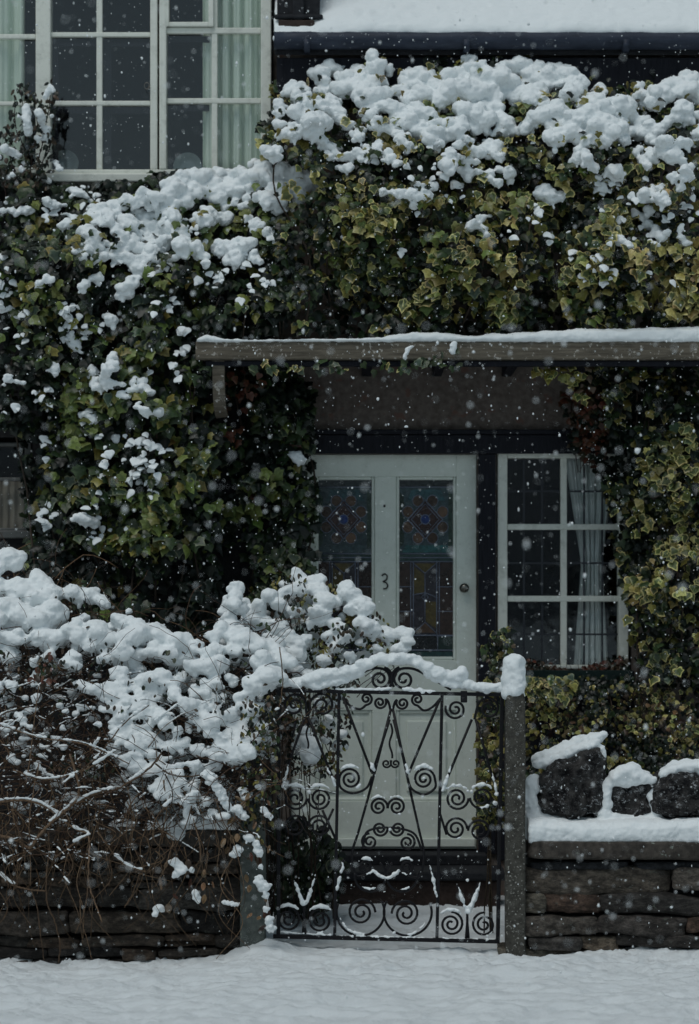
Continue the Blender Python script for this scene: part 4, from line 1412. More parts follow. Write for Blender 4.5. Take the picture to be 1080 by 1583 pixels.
hedge = empty('bramble_hedge', P(180, 1330, 10.1), 'tangled bare bramble hedge heaped with snow on top of the left stone wall', 'hedge')
polyB = [(-40, 860), (30, 850), (90, 890), (160, 930), (230, 960), (300, 985), (360, 960), (420, 980), (440, 1040), (420, 1130), (410, 1230), (380, 1270), (240, 1300), (100, 1330), (-40, 1330)]
mb = MB()
TWIGS = []
sx_, sy_ = sample_poly(polyB, 1900)
for x, y in zip(sx_, sy_):
    if y < 960 and rnd.random() < .45: continue
    Y = float(yB(np.array([x]), np.array([y]))[0]) + (rnd.uniform(-.05, .25) if y > 1080 else rnd.uniform(.02, .28))
    p = np.array(P(x, y, Y))
    L = rnd.uniform(.10, .42); n = 8
    d = np.array([rnd.gauss(0, 1), rnd.gauss(-.15, .45), rnd.gauss(.05, .55)]); d /= np.linalg.norm(d)
    pts = [p]
    for k in range(n):
        d = d + np.array([rnd.gauss(0, .22), rnd.gauss(0, .12), rnd.gauss(-.06, .2)]); d /= np.linalg.norm(d)
        pts.append(pts[-1] + d * L / n)
    r = rnd.choice([.0012, .0015, .0018, .0022, .003])
    base = rnd.choice([(.06, .036, .024), (.09, .055, .036), (.04, .027, .02), (.13, .08, .046)])
    mb.tube(pts, np.linspace(r, r * .5, n + 1), 5, np.array(base) * rnd.uniform(.6, 1.3))
    if y > 1020 and rnd.random() < .30: TWIGS.append((np.array(pts), r))
mb.build('twigs', M['bark'], hedge, smooth=True)
VINES = [([(-10, 1290), (0, 1292), (25, 1298), (45, 1310), (60, 1292), (75, 1275), (90, 1262), (110, 1245), (120, 1232), (122, 1215), (117, 1195), (108, 1165)], 3.4),
         ([(-10, 1240), (30, 1237), (55, 1240), (75, 1250), (92, 1262)], 2.8), ([(118, 1242), (140, 1230), (165, 1222), (185, 1218), (230, 1188), (250, 1165)], 2.8),
         ([(100, 1270), (120, 1283), (137, 1292), (137, 1340), (137, 1365), (145, 1390), (158, 1425)], 2.1), ([(137, 1292), (120, 1300), (100, 1315), (85, 1325)], 2.3),
         ([(-10, 1345), (20, 1367), (45, 1375), (72, 1377)], 2.2), ([(47, 1375), (57, 1400), (62, 1440), (68, 1484)], 1.2), ([(75, 1285), (76, 1320), (72, 1350), (73, 1395), (85, 1425), (93, 1460), (90, 1488)], 1.8),
         ([(150, 1285), (165, 1305), (180, 1325), (200, 1340), (225, 1347)], 1.8), ([(205, 1238), (190, 1270), (183, 1300), (172, 1320), (150, 1345)], 1.3), ([(60, 1180), (50, 1230), (45, 1280), (47, 1330), (47, 1370)], 1.2),
         ([(20, 1250), (25, 1290), (27, 1330), (26, 1372)], 1.0), ([(216, 1350), (205, 1380), (192, 1403)], 1.1), ([(137, 1365), (130, 1410), (116, 1443)], 1.1), ([(124, 1385), (125, 1420), (134, 1450), (142, 1482)], .9),
         ([(294, 1240), (302, 1280), (308, 1300), (310, 1332)], 1.2), ([(333, 1235), (345, 1270), (357, 1295), (352, 1325)], 1.2), ([(230, 1290), (245, 1260), (262, 1240), (280, 1232)], 1.4), ([(240, 1180), (262, 1196), (290, 1200), (330, 1196)], 1.8),
         ([(0, 1120), (60, 1140), (130, 1150), (200, 1180)], 1.6), ([(40, 1210), (46, 1175), (52, 1120), (60, 1060)], 1.2), ([(100, 1210), (150, 1170), (190, 1120), (230, 1090)], 1.6), ([(20, 1190), (70, 1205), (130, 1190), (180, 1160)], 1.5),
         ([(165, 1310), (172, 1345), (168, 1370)], 1.0), ([(100, 1300), (112, 1340), (90, 1365)], 1.0), ([(432, 1000), (437, 1050), (432, 1090), (425, 1100)], 1.2), ([(268, 1300), (255, 1340), (240, 1370)], 1.1)]
mb = MB()
for pts, r in VINES:
    c = catmull(pts, 8) + rng.normal(0, .35, (len(catmull(pts, 8)), 2))
    Y = 9.86 + (n2(c[:, 0], c[:, 1], 60, 91) - .5) * .08 - np.clip((c[:, 1] - 1300) / 300, 0, 1) * .01
    mb.tube(to3(c, Y), np.linspace(r, r * .7, len(c)) * .8 * 9.86 / F, 7, np.array((.15, .098, .062)) * rnd.uniform(.55, 1.2))
for k in range(130):
    x0, y0 = rnd.uniform(-20, 370), rnd.uniform(1190, 1330)
    L = rnd.uniform(40, 170)
    c = catmull([(x0, y0), (x0 + rnd.gauss(0, 10), y0 + L * .3), (x0 + rnd.gauss(0, 16), y0 + L * .65), (x0 + rnd.gauss(0, 20), min(1486, y0 + L))], 6)
    Y = 9.88 + rnd.uniform(-.04, .03)
    mb.tube(to3(c, Y), np.linspace(.0022, .0010, len(c)) * rnd.uniform(.7, 1.5), 5, np.array((.15, .10, .062)) * rnd.uniform(.35, 1.3))
mb.build('vines', M['bark'], hedge, smooth=True)
foliage(hedge, 'leaves', [(-40, 960), (60, 950), (160, 985), (260, 1010), (400, 1060), (420, 1160), (300, 1230), (-40, 1180)], 1500, lambda x, y: yB(x, y) + .05, [(DARK, 4), (BROWN, 3), (GREEN, 1.5), (TAN, .5)], (.016, .036), 'oval', .07, .45, .85, seed=81, patch=26)
foliage(hedge, 'poking_leaves', [(-20, 900), (90, 910), (260, 990), (420, 960), (440, 1040), (400, 1120), (-20, 1040)], 420, lambda x, y: yB(x, y) - .07 - ybump(x, y), [(DARK, 4), (BROWN, 3), (GREEN, 2)], (.016, .036), 'oval', .04, .5, .95, seed=82, patch=30)
foliage(hedge, 'withered_leaves', [(350, 1230), (420, 1230), (425, 1440), (385, 1440), (370, 1330), (240, 1330), (240, 1420), (330, 1420), (330, 1250)], 46, lambda x, y: np.full(len(x), 9.88) - ybump(x, y), [(TAN, 4), (BROWN, 2), (RUST, 1)], (.03, .055), 'oval', .02, .1, .5, seed=83)
foliage(hedge, 'edge_leaves', [(372, 1080), (432, 1075), (428, 1270), (400, 1310), (372, 1300)], 420, lambda x, y: np.full(len(x), 9.90) - ybump(x, y), [(DARK, 4), (OLIVE, 2), (BROWN, 2), (GREEN, 2)], (.018, .038), 'oval', .06, .2, .6, seed=89)
foliage(hedge, 'brown_leaves', [(50, 1010), (90, 1010), (90, 1060), (50, 1060)], 22, lambda x, y: yB(x, y) - .05, [(RUST, 3), (BROWN, 3)], (.03, .05), 'oval', .02, .1, .5, seed=85)

bush = empty('bush', P(500, 1450, 10.6), 'rounded leafy bush bowed under snow between the gate and the front door', 'bush')
def yS(px, py): return np.interp(fi(py), [880, 950, 1050, 1250], [10.66, 10.56, 10.48, 10.45]) + (n2(px, py, 40, 78) - .5) * .1
foliage(bush, 'leaves', [(330, 960), (380, 920), (450, 885), (520, 905), (570, 940), (630, 980), (625, 1010), (560, 1040), (540, 1130), (520, 1200), (450, 1200), (410, 1120), (400, 1050), (340, 1000)], 1900, lambda x, y: yS(x, y) + .02, [(DARK, 3), (BROWN, 3), (GREEN, 2), (OLIVE, 1.5)], (.018, .036), 'oval', .07, .3, .7, seed=87, patch=24)
mb = MB()
for k in range(120):
    x1 = rnd.uniform(350, 625); y1 = rnd.uniform(890, 1040) if x1 > 520 or x1 < 420 else rnd.uniform(890, 1180)
    if x1 > 545 and y1 < 975: continue
    x0 = np.clip(x1 + rnd.gauss(0, 25), 420, 515); low = rnd.random() < .16 and x1 < 520
    y0 = 1420 if low else min(1200, y1 + (rnd.uniform(20, 50) if x1 > 520 else rnd.uniform(60, 160)))
    if not low: x0 = x1 + (470 - x1) * rnd.uniform(.1, .5)
    c = catmull([(x0, y0), (x0 * .7 + x1 * .3 + rnd.gauss(0, 8), y0 * .6 + y1 * .4), (x0 * .3 + x1 * .7 + rnd.gauss(0, 8), y0 * .25 + y1 * .75), (x1, y1)], 6)
    Y = np.linspace(10.66, float(yS(np.array([x1]), np.array([y1]))[0]) + rnd.uniform(-.0, .15), len(c))
    mb.tube(to3(c, Y), np.linspace(.004 if low else .0022, .0012, len(c)), 5, np.array((.04, .028, .02)) * rnd.uniform(.6, 1.5))
mb.build('stems', M['bark'], bush, smooth=True)

# ------------------------------------------------------------------ snow lying on everything
one = lambda fn, dy: (lambda a, b: float(fn(np.array([a]), np.array([b]))[0] + ybump(np.array([a]), np.array([b]))[0] + dy))
onep = lambda fn, dy: (lambda a, b: float(np.atleast_1d(fn(np.array([a]), np.array([b])))[0] + dy))

SU = [([(582, 85), (575, 108)], 12), ([(625, 112)], 18), ([(718, 88), (726, 106)], 12), ([(500, 118), (530, 112), (552, 132)], 20), ([(545, 135), (600, 165), (650, 198), (668, 215)], 19), ([(640, 130), (660, 150), (685, 160)], 18),
      ([(645, 168), (660, 172)], 14), ([(700, 115), (690, 140), (720, 150), (730, 180), (742, 192)], 21), ([(742, 106), (772, 122)], 15), ([(800, 102), (812, 116), (842, 126)], 20), ([(800, 132), (820, 160), (830, 185)], 20),
      ([(868, 116), (890, 126), (882, 146)], 17), ([(855, 180), (900, 185), (945, 195)], 23), ([(860, 215), (885, 205)], 19), ([(930, 218)], 14), ([(900, 152), (930, 160)], 13), ([(940, 172), (980, 165), (1020, 150), (1050, 136), (1095, 150)], 20),
      ([(985, 192), (1012, 202)], 18), ([(1030, 226), (1010, 237), (1052, 242)], 14), ([(1070, 212), (1095, 200)], 17), ([(686, 244), (690, 262)], 14), ([(545, 242), (590, 230)], 12), ([(555, 258)], 9), ([(735, 236), (762, 226), (772, 242)], 13),
      ([(615, 298), (650, 305), (672, 286)], 8), ([(768, 285)], 9), ([(785, 315)], 8), ([(722, 352), (735, 344), (745, 356)], 10), ([(840, 292), (852, 310)], 12), ([(1000, 302), (1024, 304)], 14), ([(998, 330)], 11), ([(900, 376)], 12),
      ([(862, 332)], 7), ([(950, 368), (972, 382)], 8), ([(1050, 395)], 8), ([(1070, 332)], 7), ([(446, 136), (456, 152)], 13), ([(430, 162)], 12), ([(455, 176), (482, 190), (504, 186)], 16), ([(440, 212), (466, 196)], 11),
      ([(414, 232), (432, 242)], 12), ([(520, 168), (538, 186)], 14), ([(480, 214), (505, 226)], 12), ([(610, 205), (630, 225)], 12), ([(575, 180), (590, 200)], 14), ([(760, 180), (780, 200)], 16), ([(700, 200), (715, 215)], 12),
      ([(770, 150), (760, 165)], 15), ([(830, 215)], 12), ([(800, 240)], 9), ([(900, 240), (910, 255)], 10), ([(960, 225)], 12), ([(1040, 180), (1060, 175)], 15), ([(670, 185), (690, 200)], 14), ([(640, 110)], 12), ([(735, 140), (760, 135)], 14),
      ([(535, 135), (560, 150)], 15), ([(470, 150), (480, 165)], 12), ([(560, 200), (550, 215)], 10), ([(880, 255)], 8), ([(1000, 260)], 9), ([(1065, 260)], 9), ([(940, 310)], 7), ([(820, 330)], 6), ([(690, 300)], 7)]
SLv = [([(268, 286), (300, 276), (340, 271), (372, 275), (410, 268), (440, 276), (480, 282)], 18), ([(400, 257)], 12), ([(484, 288)], 13), ([(245, 302), (280, 300), (322, 296), (380, 295)], 17), ([(420, 295), (460, 298)], 14), ([(150, 322), (190, 316), (222, 306)], 11), ([(208, 338), (240, 348)], 18),
       ([(134, 350), (142, 368)], 16), ([(268, 350), (284, 378), (294, 392)], 17), ([(312, 330), (318, 352)], 13), ([(342, 386), (376, 376), (366, 402)], 15), ([(400, 352), (414, 362)], 11), ([(240, 390), (215, 410), (202, 438), (190, 460)], 14), ([(250, 375), (262, 360)], 13),
       ([(120, 392)], 11), ([(100, 402)], 9), ([(30, 380)], 9), ([(42, 346)], 8), ([(165, 486), (176, 496)], 11), ([(102, 482), (106, 492)], 7), ([(240, 476)], 8), ([(210, 492)], 7), ([(50, 420)], 9), ([(90, 556), (86, 572)], 10), ([(40, 546)], 8), ([(55, 606)], 8),
       ([(172, 556), (166, 584), (156, 598)], 10), ([(205, 590), (232, 606)], 9), ([(225, 634), (246, 641)], 10), ([(262, 650)], 6), ([(75, 690)], 9), ([(120, 690)], 9), ([(150, 690)], 7), ([(190, 668)], 8), ([(190, 714)], 7), ([(170, 748)], 7), ([(80, 716)], 7), ([(455, 704), (462, 714)], 10),
       ([(118, 802), (140, 808)], 11), ([(106, 816)], 8), ([(240, 722)], 7), ([(290, 730)], 6), ([(320, 340), (350, 332)], 12), ([(180, 350), (185, 365)], 9), ([(310, 395), (315, 405)], 10), ([(390, 395), (400, 405)], 8), ([(350, 420)], 8), ([(80, 340)], 7), ([(60, 300)], 6), ([(110, 295), (130, 300)], 7), ([(20, 430)], 8),
       ([(100, 350), (110, 340)], 10), ([(165, 390), (150, 400)], 9), ([(430, 330)], 8), ([(400, 310), (430, 315)], 11), ([(20, 330), (50, 325)], 7), ([(70, 310), (90, 318)], 7), ([(10, 290)], 6), ([(35, 300)], 6), ([(60, 440), (75, 430)], 8), ([(130, 440), (150, 430)], 9), ([(110, 520), (120, 530)], 7), ([(60, 500)], 7), ([(140, 570), (150, 600)], 8), ([(130, 640), (150, 650)], 8), ([(100, 640)], 7), ([(200, 640)], 7), ([(230, 690)], 6), ([(140, 720)], 7), ([(100, 750)], 6), ([(20, 470)], 7)]


def sprinkle(S, poly, n, Yf, r, seed, cl=5, thr=.55):
    px, py = sample_poly(poly, n)
    k = n2(px, py, 45, seed) > thr
    for x, y in zip(px[k], py[k]):
        for _ in range(rnd.randint(2, cl)):
            a, b = x + rnd.gauss(0, 9), y + rnd.gauss(0, 6)
            Y = Yf(a, b)
            R = rnd.uniform(*r) * Y / F
            S.blob(PX(a, Y), Y, PZ(b, Y), R, (rnd.uniform(1, 1.7), 1.1, rnd.uniform(.55, .9)))


def dusting(label, poly, n, Yfun, seed, thr):
    '''crusts of snow on single leaves, leaf shaped and a few millimetres thick'''
    px, py = sample_poly(poly, n)
    k = n2(px, py, 36, seed + 80) > thr
    px, py = px[k], py[k]; N = len(px)
    p = to3(np.column_stack([px, py]), Yfun(px, py) + ybump(px, py) - .06 + rng.uniform(-.02, .04, N))
    nrm = np.column_stack([rng.normal(0, .4, N), -1 + rng.normal(0, .3, N), .75 + rng.normal(0, .35, N)])
    tip = np.column_stack([rng.normal(0, .7, N), -.3 + rng.normal(0, .3, N), -1 + rng.normal(0, .4, N)])
    sz = rng.uniform(.02, .058, N)
    c = np.ones((N, 3))
    o = leaves_mesh('snow', 'broad', p, nrm, tip, sz, c, c, M['snow'], None)
    m = o.modifiers.new('depth', 'SOLIDIFY'); m.thickness = .006; m.offset = 1
    m = o.modifiers.new('round', 'SUBSURF'); m.levels = 1; m.render_levels = 1
    tag(o, label, 'snow', kind='stuff')


S = Snow()
for pts, r in SU: S.path(pts, r * 1.0, one(yU, -.05 - r * .0012), jit=.32, flat=.72, lump=.9)
S.fill([(430, 130), (520, 105), (640, 105), (720, 90), (880, 110), (1090, 130), (1090, 215), (900, 225), (760, 205), (640, 215), (540, 160), (470, 210), (420, 220)], 270, one(yU, -.05), (8, 15), 61, .36, jit=0, droop=1, flat=.65, lump=.9)
foliage(ivU, 'poking_leaves', [(430, 130), (520, 105), (640, 105), (720, 95), (880, 115), (1090, 140), (1090, 260), (430, 250)], 420, lambda x, y: yU(x, y) - .10, [(DARK, 2), (OLIVE, 4), (CREAM, 4), (GREEN, 3)], (.03, .06), seed=10, thick=.03, gap=.5, gapk=.97)
S.fill([(440, 230), (640, 220), (900, 230), (1090, 215), (1090, 290), (700, 280), (430, 260)], 120, one(yU, -.06), (6, 11), 62, .52, jit=0, flat=.75, droop=1.5)
S.fill([(430, 260), (700, 270), (1090, 280), (1090, 390), (940, 400), (560, 340), (440, 320)], 40, one(yU, -.06), (6, 10), 64, .5, jit=.0, droop=1.5)
sprinkle(S, [(420, 230), (1090, 200), (1090, 420), (900, 450), (520, 330)], 30, one(yU, -.06), (3, 6.5), 5, 5, .5)
dusting('thin snow dusting single ivy leaves below the roof gutter', [(420, 230), (560, 210), (1090, 210), (1090, 450), (900, 470), (520, 360)], 520, lambda x, y: yU(x, y), 5, .62)
S.build('snow', 'thick lumpy snow lying on the ivy between the roof gutter and the porch beam', smooth=7, crumbs=700)
S = Snow()
for pts, r in SLv: S.path(pts, r * 1.0, one(yL, -.05 - r * .0012), jit=.32, flat=.72, lump=.9)
S.fill([(200, 310), (270, 280), (480, 275), (500, 300), (420, 320), (300, 370), (180, 400), (120, 400), (120, 340)], 190, one(yL, -.06), (7, 14), 63, .38, jit=0, droop=1, flat=.65)
foliage(ivL, 'poking_leaves', [(120, 330), (270, 285), (480, 280), (490, 310), (380, 400), (180, 470), (100, 420)], 220, lambda x, y: yL(x, y) - .10, [(DARK, 3), (LIME, 2), (GREEN, 4), (OLIVE, 2)], (.035, .065), seed=11, thick=.03, gap=.5, gapk=.97)
sprinkle(S, [(0, 300), (250, 300), (420, 400), (300, 480), (250, 650), (200, 800), (60, 820), (60, 640), (10, 600)], 70, one(yL, -.07), (2.5, 6), 6, 6, .48)
dusting('thin snow dusting single dark ivy leaves on the left of the porch', [(-20, 280), (250, 290), (440, 340), (430, 470), (300, 500), (260, 650), (300, 760), (180, 840), (60, 830), (60, 640), (-20, 640)], 1000, lambda x, y: yL(x, y), 6, .62)
S.build('snow', 'snow caught on the dark ivy from the upper window sill down to the hedge', smooth=7, crumbs=500)
S = Snow()
for pts, r in [([(40, 168), (42, 190), (46, 206)], 7), ([(78, 136), (70, 150)], 5), ([(60, 174), (66, 186)], 7), ([(70, 200), (73, 216)], 8), ([(8, 230), (26, 240)], 7), ([(40, 254)], 6), ([(-4, 242)], 6), ([(34, 262)], 5), ([(85, 140)], 4), ([(58, 215)], 5), ([(22, 215)], 5), ([(86, 250), (92, 262)], 5), ([(20, 270)], 6), ([(60, 275), (75, 280)], 6), ([(28, 180)], 4), ([(80, 180)], 4)]:
    S.path(pts, r, onep(ysp, -.02))
S.build('snow', 'small snow tufts on the dark twiggy plant by the big upper window', .005)

SB = [([(-6, 872), (12, 863)], 23), ([(58, 890), (72, 900)], 13), ([(44, 905), (88, 912)], 11), ([(-6, 908), (30, 912), (62, 928)], 20), ([(112, 918), (132, 920)], 17), ([(150, 926), (162, 932)], 12), ([(10, 942), (50, 958), (82, 955)], 26), ([(8, 984), (24, 990)], 18),
      ([(56, 984), (86, 984)], 17), ([(-6, 960)], 22), ([(108, 974), (122, 984)], 19), ([(148, 975), (166, 990)], 20), ([(188, 956), (206, 970)], 13), ([(200, 944)], 7), ([(188, 990), (220, 980), (250, 985), (272, 990)], 20), ([(188, 1010)], 16), ([(235, 1006), (262, 1010)], 14), ([(240, 968)], 12),
      ([(184, 1036), (190, 1055)], 14), ([(128, 1060), (152, 1066)], 11), ([(176, 1072)], 10), ([(218, 1050), (245, 1044), (266, 1060), (272, 1076)], 13), ([(298, 1030), (340, 1030)], 17), ([(330, 1052)], 13), ([(378, 990), (400, 1000), (412, 1040)], 24), ([(395, 1052), (404, 1066)], 22),
      ([(362, 1006), (366, 980)], 15), ([(328, 980), (342, 970)], 16), ([(300, 996)], 11), ([(360, 930), (366, 910)], 13), ([(370, 1080), (386, 1096)], 14), ([(288, 1086), (306, 1090)], 12), ([(248, 1100), (256, 1116)], 14), ([(360, 1106)], 11), ([(374, 1154), (386, 1166)], 12), ([(276, 1130)], 9),
      ([(300, 1180)], 10), ([(216, 1106)], 9), ([(236, 1166)], 8), ([(330, 1116)], 9), ([(60, 1075)], 9), ([(20, 1060)], 9), ([(100, 1100)], 8), ([(320, 1070)], 10), ([(345, 1140)], 9), ([(420, 1000), (440, 1020)], 16), ([(280, 1050)], 10), ([(360, 1050)], 12), ([(100, 1025), (120, 1030)], 10),
      ([(50, 1020)], 9), ([(160, 1020)], 11), ([(320, 1010), (345, 1005)], 12), ([(140, 1000)], 12), ([(225, 1085)], 8), ([(190, 1110)], 9), ([(150, 1120)], 8)]
SBB = [([(415, 920)], 15), ([(400, 940), (385, 956)], 16), ([(460, 890)], 12), ([(484, 904), (500, 930), (494, 946)], 20), ([(530, 910), (552, 926), (562, 942)], 16), ([(560, 960), (576, 976)], 13), ([(520, 965), (532, 985), (520, 1002)], 14), ([(504, 984)], 10), ([(590, 976), (602, 986)], 12), ([(620, 974), (628, 990)], 13),
       ([(615, 1004)], 11), ([(582, 1002)], 11), ([(560, 992)], 10), ([(470, 906), (440, 916)], 13), ([(430, 936)], 13), ([(428, 972), (450, 990), (456, 1012)], 17), ([(472, 990)], 11), ([(440, 1000)], 12), ([(540, 1015)], 10), ([(480, 960)], 10), ([(345, 945), (355, 930)], 12), ([(480, 1152), (480, 1172)], 14), ([(470, 1130)], 9),
       ([(462, 1040), (480, 1050)], 12), ([(540, 940)], 12), ([(455, 945)], 11), ([(490, 1085)], 9), ([(510, 1110)], 8), ([(450, 1095)], 8), ([(500, 1020)], 12), ([(410, 960)], 13), ([(375, 930)], 11), ([(560, 1025)], 10)]
S = Snow()
for pts, r in SB: S.path(pts, r * 1.06, onep(yB, -.04), lump=.6, flat=.80, droop=.8)
S.fill([(-20, 890), (60, 900), (170, 950), (280, 990), (370, 940), (440, 1000), (420, 1080), (300, 1100), (180, 1050), (-20, 1010)], 75, onep(yB, .04), (10, 18), 91, .35, lump=.6, flat=.8, jit=0)
sprinkle(S, [(150, 1060), (300, 1050), (420, 1100), (410, 1240), (300, 1270), (200, 1200)], 260, onep(yB, -.02), (3.5, 9), 8, 4, .40)
S.fill([(170, 1060), (300, 1070), (420, 1110), (405, 1230), (300, 1250), (210, 1190)], 60, onep(yB, .0), (7, 13), 92, .42, lump=.6, flat=.75, jit=0)
S.fill([(-30, 1020), (170, 1050), (190, 1190), (60, 1200), (-30, 1150)], 60, onep(yB, .02), (4.5, 9), 93, .45, lump=.6, flat=.7, jit=0)
sprinkle(S, [(-30, 1040), (150, 1060), (200, 1200), (-30, 1200)], 60, onep(yB, .02), (2.5, 5), 8, 4, .5)
for k in range(240):          # snow lying deeper inside the hedge
    x, y = sample_poly(polyB, 1); x, y = x[0], y[0]
    if y < 950 or (x < 190 and y > 1090 and rnd.random() < .4): continue
    Y = float(yB(np.array([x]), np.array([y]))[0]) + rnd.uniform(.10, .30)
    S.blob(PX(x, Y), Y, PZ(y, Y), rnd.uniform(6, 18 if x > 180 else 11) * Y / F, (rnd.uniform(1, 1.6), 1.2, .8))
S.build('snow', 'heavy rounded snow pillows heaped on the bramble hedge', smooth=11, amp=.85)
S = Snow()
for pts, r in SBB: S.path(pts, r * 1.03, onep(yS, -.02), lump=.6, flat=.84)
for k in range(90):
    x, y = sample_poly([(350, 960), (450, 895), (560, 940), (620, 985), (560, 1030), (520, 1180), (455, 1180), (420, 1040)], 1); x, y = x[0], y[0]
    Y = float(yS(np.array([x]), np.array([y]))[0]) + rnd.uniform(.04, .2)
    S.blob(PX(x, Y), Y, PZ(y, Y), rnd.uniform(5, 13) * Y / F, (rnd.uniform(1, 1.5), 1.2, .85))
S.build('snow', 'round snow balls on the bowed bush between gate and front door', smooth=9, amp=.85)
# snow along vines, on twigs in front of the wall
S = Snow()
for pts, r in VINES:
    c = catmull(pts, 14)
    Y = 9.86 + (n2(c[:, 0], c[:, 1], 60, 91) - .5) * .08 - np.clip((c[:, 1] - 1300) / 300, 0, 1) * .01
    q = to3(c, Y)
    for i in range(len(q) - 1):
        d = q[i + 1] - q[i]; hz = abs(d[2]) / (np.linalg.norm(d) + 1e-9)
        if hz < .75 and vnoise(q[i:i + 1] * 14, 5)[0] > .50:
            R = rnd.uniform(.0045, .0085)
            S.blob(q[i][0], q[i][1], q[i][2] + r * 9.86 / F + R * .35, R, (1.5, 1, .8))
for pts, r in TWIGS:
    for i in range(len(pts) - 1):
        d = pts[i + 1] - pts[i]; l = np.linalg.norm(d)
        if abs(d[2]) / (l + 1e-9) > .72 or rnd.random() < .25: continue
        for u in np.arange(0, 1, .0045 / l):
            q = pts[i] + d * u
            if vnoise(q[None] * 30, 5)[0] < .48: continue
            R = rnd.uniform(.0020, .0045)
            S.blob(q[0], q[1], q[2] + r + R * .4, R, (1.3, 1.1, .9))
for pts, r in [([(268, 1332), (282, 1346)], 8), ([(272, 1352)], 6), ([(296, 1345)], 5), ([(245, 1404)], 8), ([(240, 1412)], 5), ([(303, 1380), (306, 1392)], 6), ([(384, 1295)], 8), ([(370, 1312), (362, 1320)], 7), ([(396, 1306), (400, 1318)], 7), ([(398, 1362), (408, 1370)], 9), ([(414, 1420), (420, 1436)], 6), ([(402, 1340)], 5),
               ([(345, 1395), (368, 1398)], 3.5), ([(335, 1215), (345, 1235)], 8), ([(365, 1250), (375, 1262)], 9), ([(350, 1245)], 7), ([(300, 1225), (285, 1240)], 7), ([(318, 1240)], 6), ([(410, 1385)], 6), ([(412, 1404)], 5), ([(408, 1250), (416, 1262)], 5), ([(320, 1195), (330, 1205)], 9)]:
    S.path(pts, r, 9.87, droop=1.4)
S.ledge([PX(225, WY), PX(260, WY), PX(330, WY), PX(366, WY)], [.01, .05, .06, .01], WY - .005, WY + .35, PZ(1282, WY), over=.012)
S.build('snow', 'thin snow on the hanging vines and ledge of the left stone wall', .0034, .45, smooth=3)

# right wall: snow on the coping and round the rocks
S = Snow()
S.ledge([xl, .9, 1.1, 1.4, 2.6], [.115, .10, .095, .10, .10], WY + .0, WY + .44, PZ(1304, WY), seed=4, over=.012)
yK = lambda d: (lambda a, b: RY + d)
for pts, r in [([(822, 1258), (819, 1232), (824, 1206)], 13), ([(832, 1262), (826, 1240)], 10), ([(818, 1215)], 12), ([(840, 1262), (880, 1272)], 12), ([(934, 1262), (936, 1235), (942, 1208)], 9), ([(1012, 1262), (1010, 1240)], 8), ([(936, 1260)], 12), ([(930, 1264), (1020, 1266)], 9)]: S.path(pts, r, yK(-.05), lump=.7, droop=0)
for pts, r in [([(834, 1184), (850, 1176), (885, 1162), (920, 1151)], 12), ([(840, 1178), (920, 1146)], 8), ([(928, 1158), (930, 1168)], 6)]: S.path(pts, r, yK(-.05), lump=.5, droop=.2, flat=.75)
for d in (0.02, .08): S.path([(834, 1176), (882, 1156), (922, 1141)], 15, yK(d), lump=.4, droop=0, flat=.8)
for pts, r in [([(950, 1198), (975, 1192), (996, 1202)], 14), ([(955, 1208), (990, 1208)], 12), ([(1006, 1222), (1008, 1245)], 7), ([(938, 1215), (936, 1245)], 9)]: S.path(pts, r, yK(-.05), lump=.4, droop=.4)
for pts, r in [([(1026, 1196), (1050, 1186), (1095, 1186)], 12), ([(1076, 1215)], 7), ([(1070, 1232)], 5)]: S.path(pts, r, yK(-.06), lump=.4)
S.path([(1026, 1192), (1060, 1184), (1100, 1184)], 12, yK(.05), lump=.5, droop=0)
S.build('snow', 'thick snow on the right wall coping and over its three rocks', .006, .7, smooth=12)

# post cap
S = Snow()
for k in range(9):
    for dx in (-8.5, 0, 8):
        S.blob(PX(795 + dx, GP) + rnd.uniform(-.003, .003), GP + .05, PZ(1070 - k * 6.2 + (3 if dx else 0), GP), .031, (1.0 if k < 7 else .94, 1.5, .9))
    S.blob(PX(795 + rnd.uniform(-8, 8), GP), GP + .015, PZ(1068 - k * 6.0, GP), .026, (1, 1, 1))
S.build('snow', 'tall rounded snow cap standing on the right gate post', .006, .6)
# gate
S = Snow()
G0 = lambda a, b: GY
S.path([(470, 1052), (500, 1042), (530, 1042), (560, 1030), (585, 1019), (606, 1020), (630, 1018), (660, 1032), (690, 1046), (712, 1042), (715, 1038)], 11, G0, lump=.5, droop=.1, per=.4)
S.path([(480, 1060), (520, 1054), (556, 1042)], 8, G0, lump=.6, droop=.1)
S.path([(660, 1042), (690, 1056), (705, 1060)], 7.5, G0, lump=.6, droop=.1)
S.path([(440, 1056), (462, 1055)], 9, G0, lump=.6, droop=.1)
S.path([(722, 1060), (780, 1064)], 9.5, G0, lump=.5, droop=0, per=.35)
S.path([(520, 1066), (580, 1066), (604, 1064)], 3.5, G0, lump=.6, droop=0); S.path([(625, 1066), (670, 1070)], 4.5, G0, lump=.6, droop=0)
def strip(pts, rads):
    c = catmull(pts, 10); L = np.r_[0, np.cumsum(np.hypot(*np.diff(c, axis=0).T))]
    rr = np.interp(L / L[-1], np.linspace(0, 1, len(rads)), rads)
    n = max(3, int(L[-1] / 1.8))
    for u in np.linspace(0, L[-1], n):
        x, y, q = np.interp(u, L, c[:, 0]), np.interp(u, L, c[:, 1]), np.interp(u, L, rr) * rnd.uniform(.42, .85)
        if q < 1.0 or rnd.random() < .16: continue
        S.blob(PX(x + rnd.gauss(0, .5), GY), GY - .002 + rnd.uniform(-.004, .004), PZ(y + rnd.gauss(0, .4), GY), q * GY / F, (1, 1.5, 1))


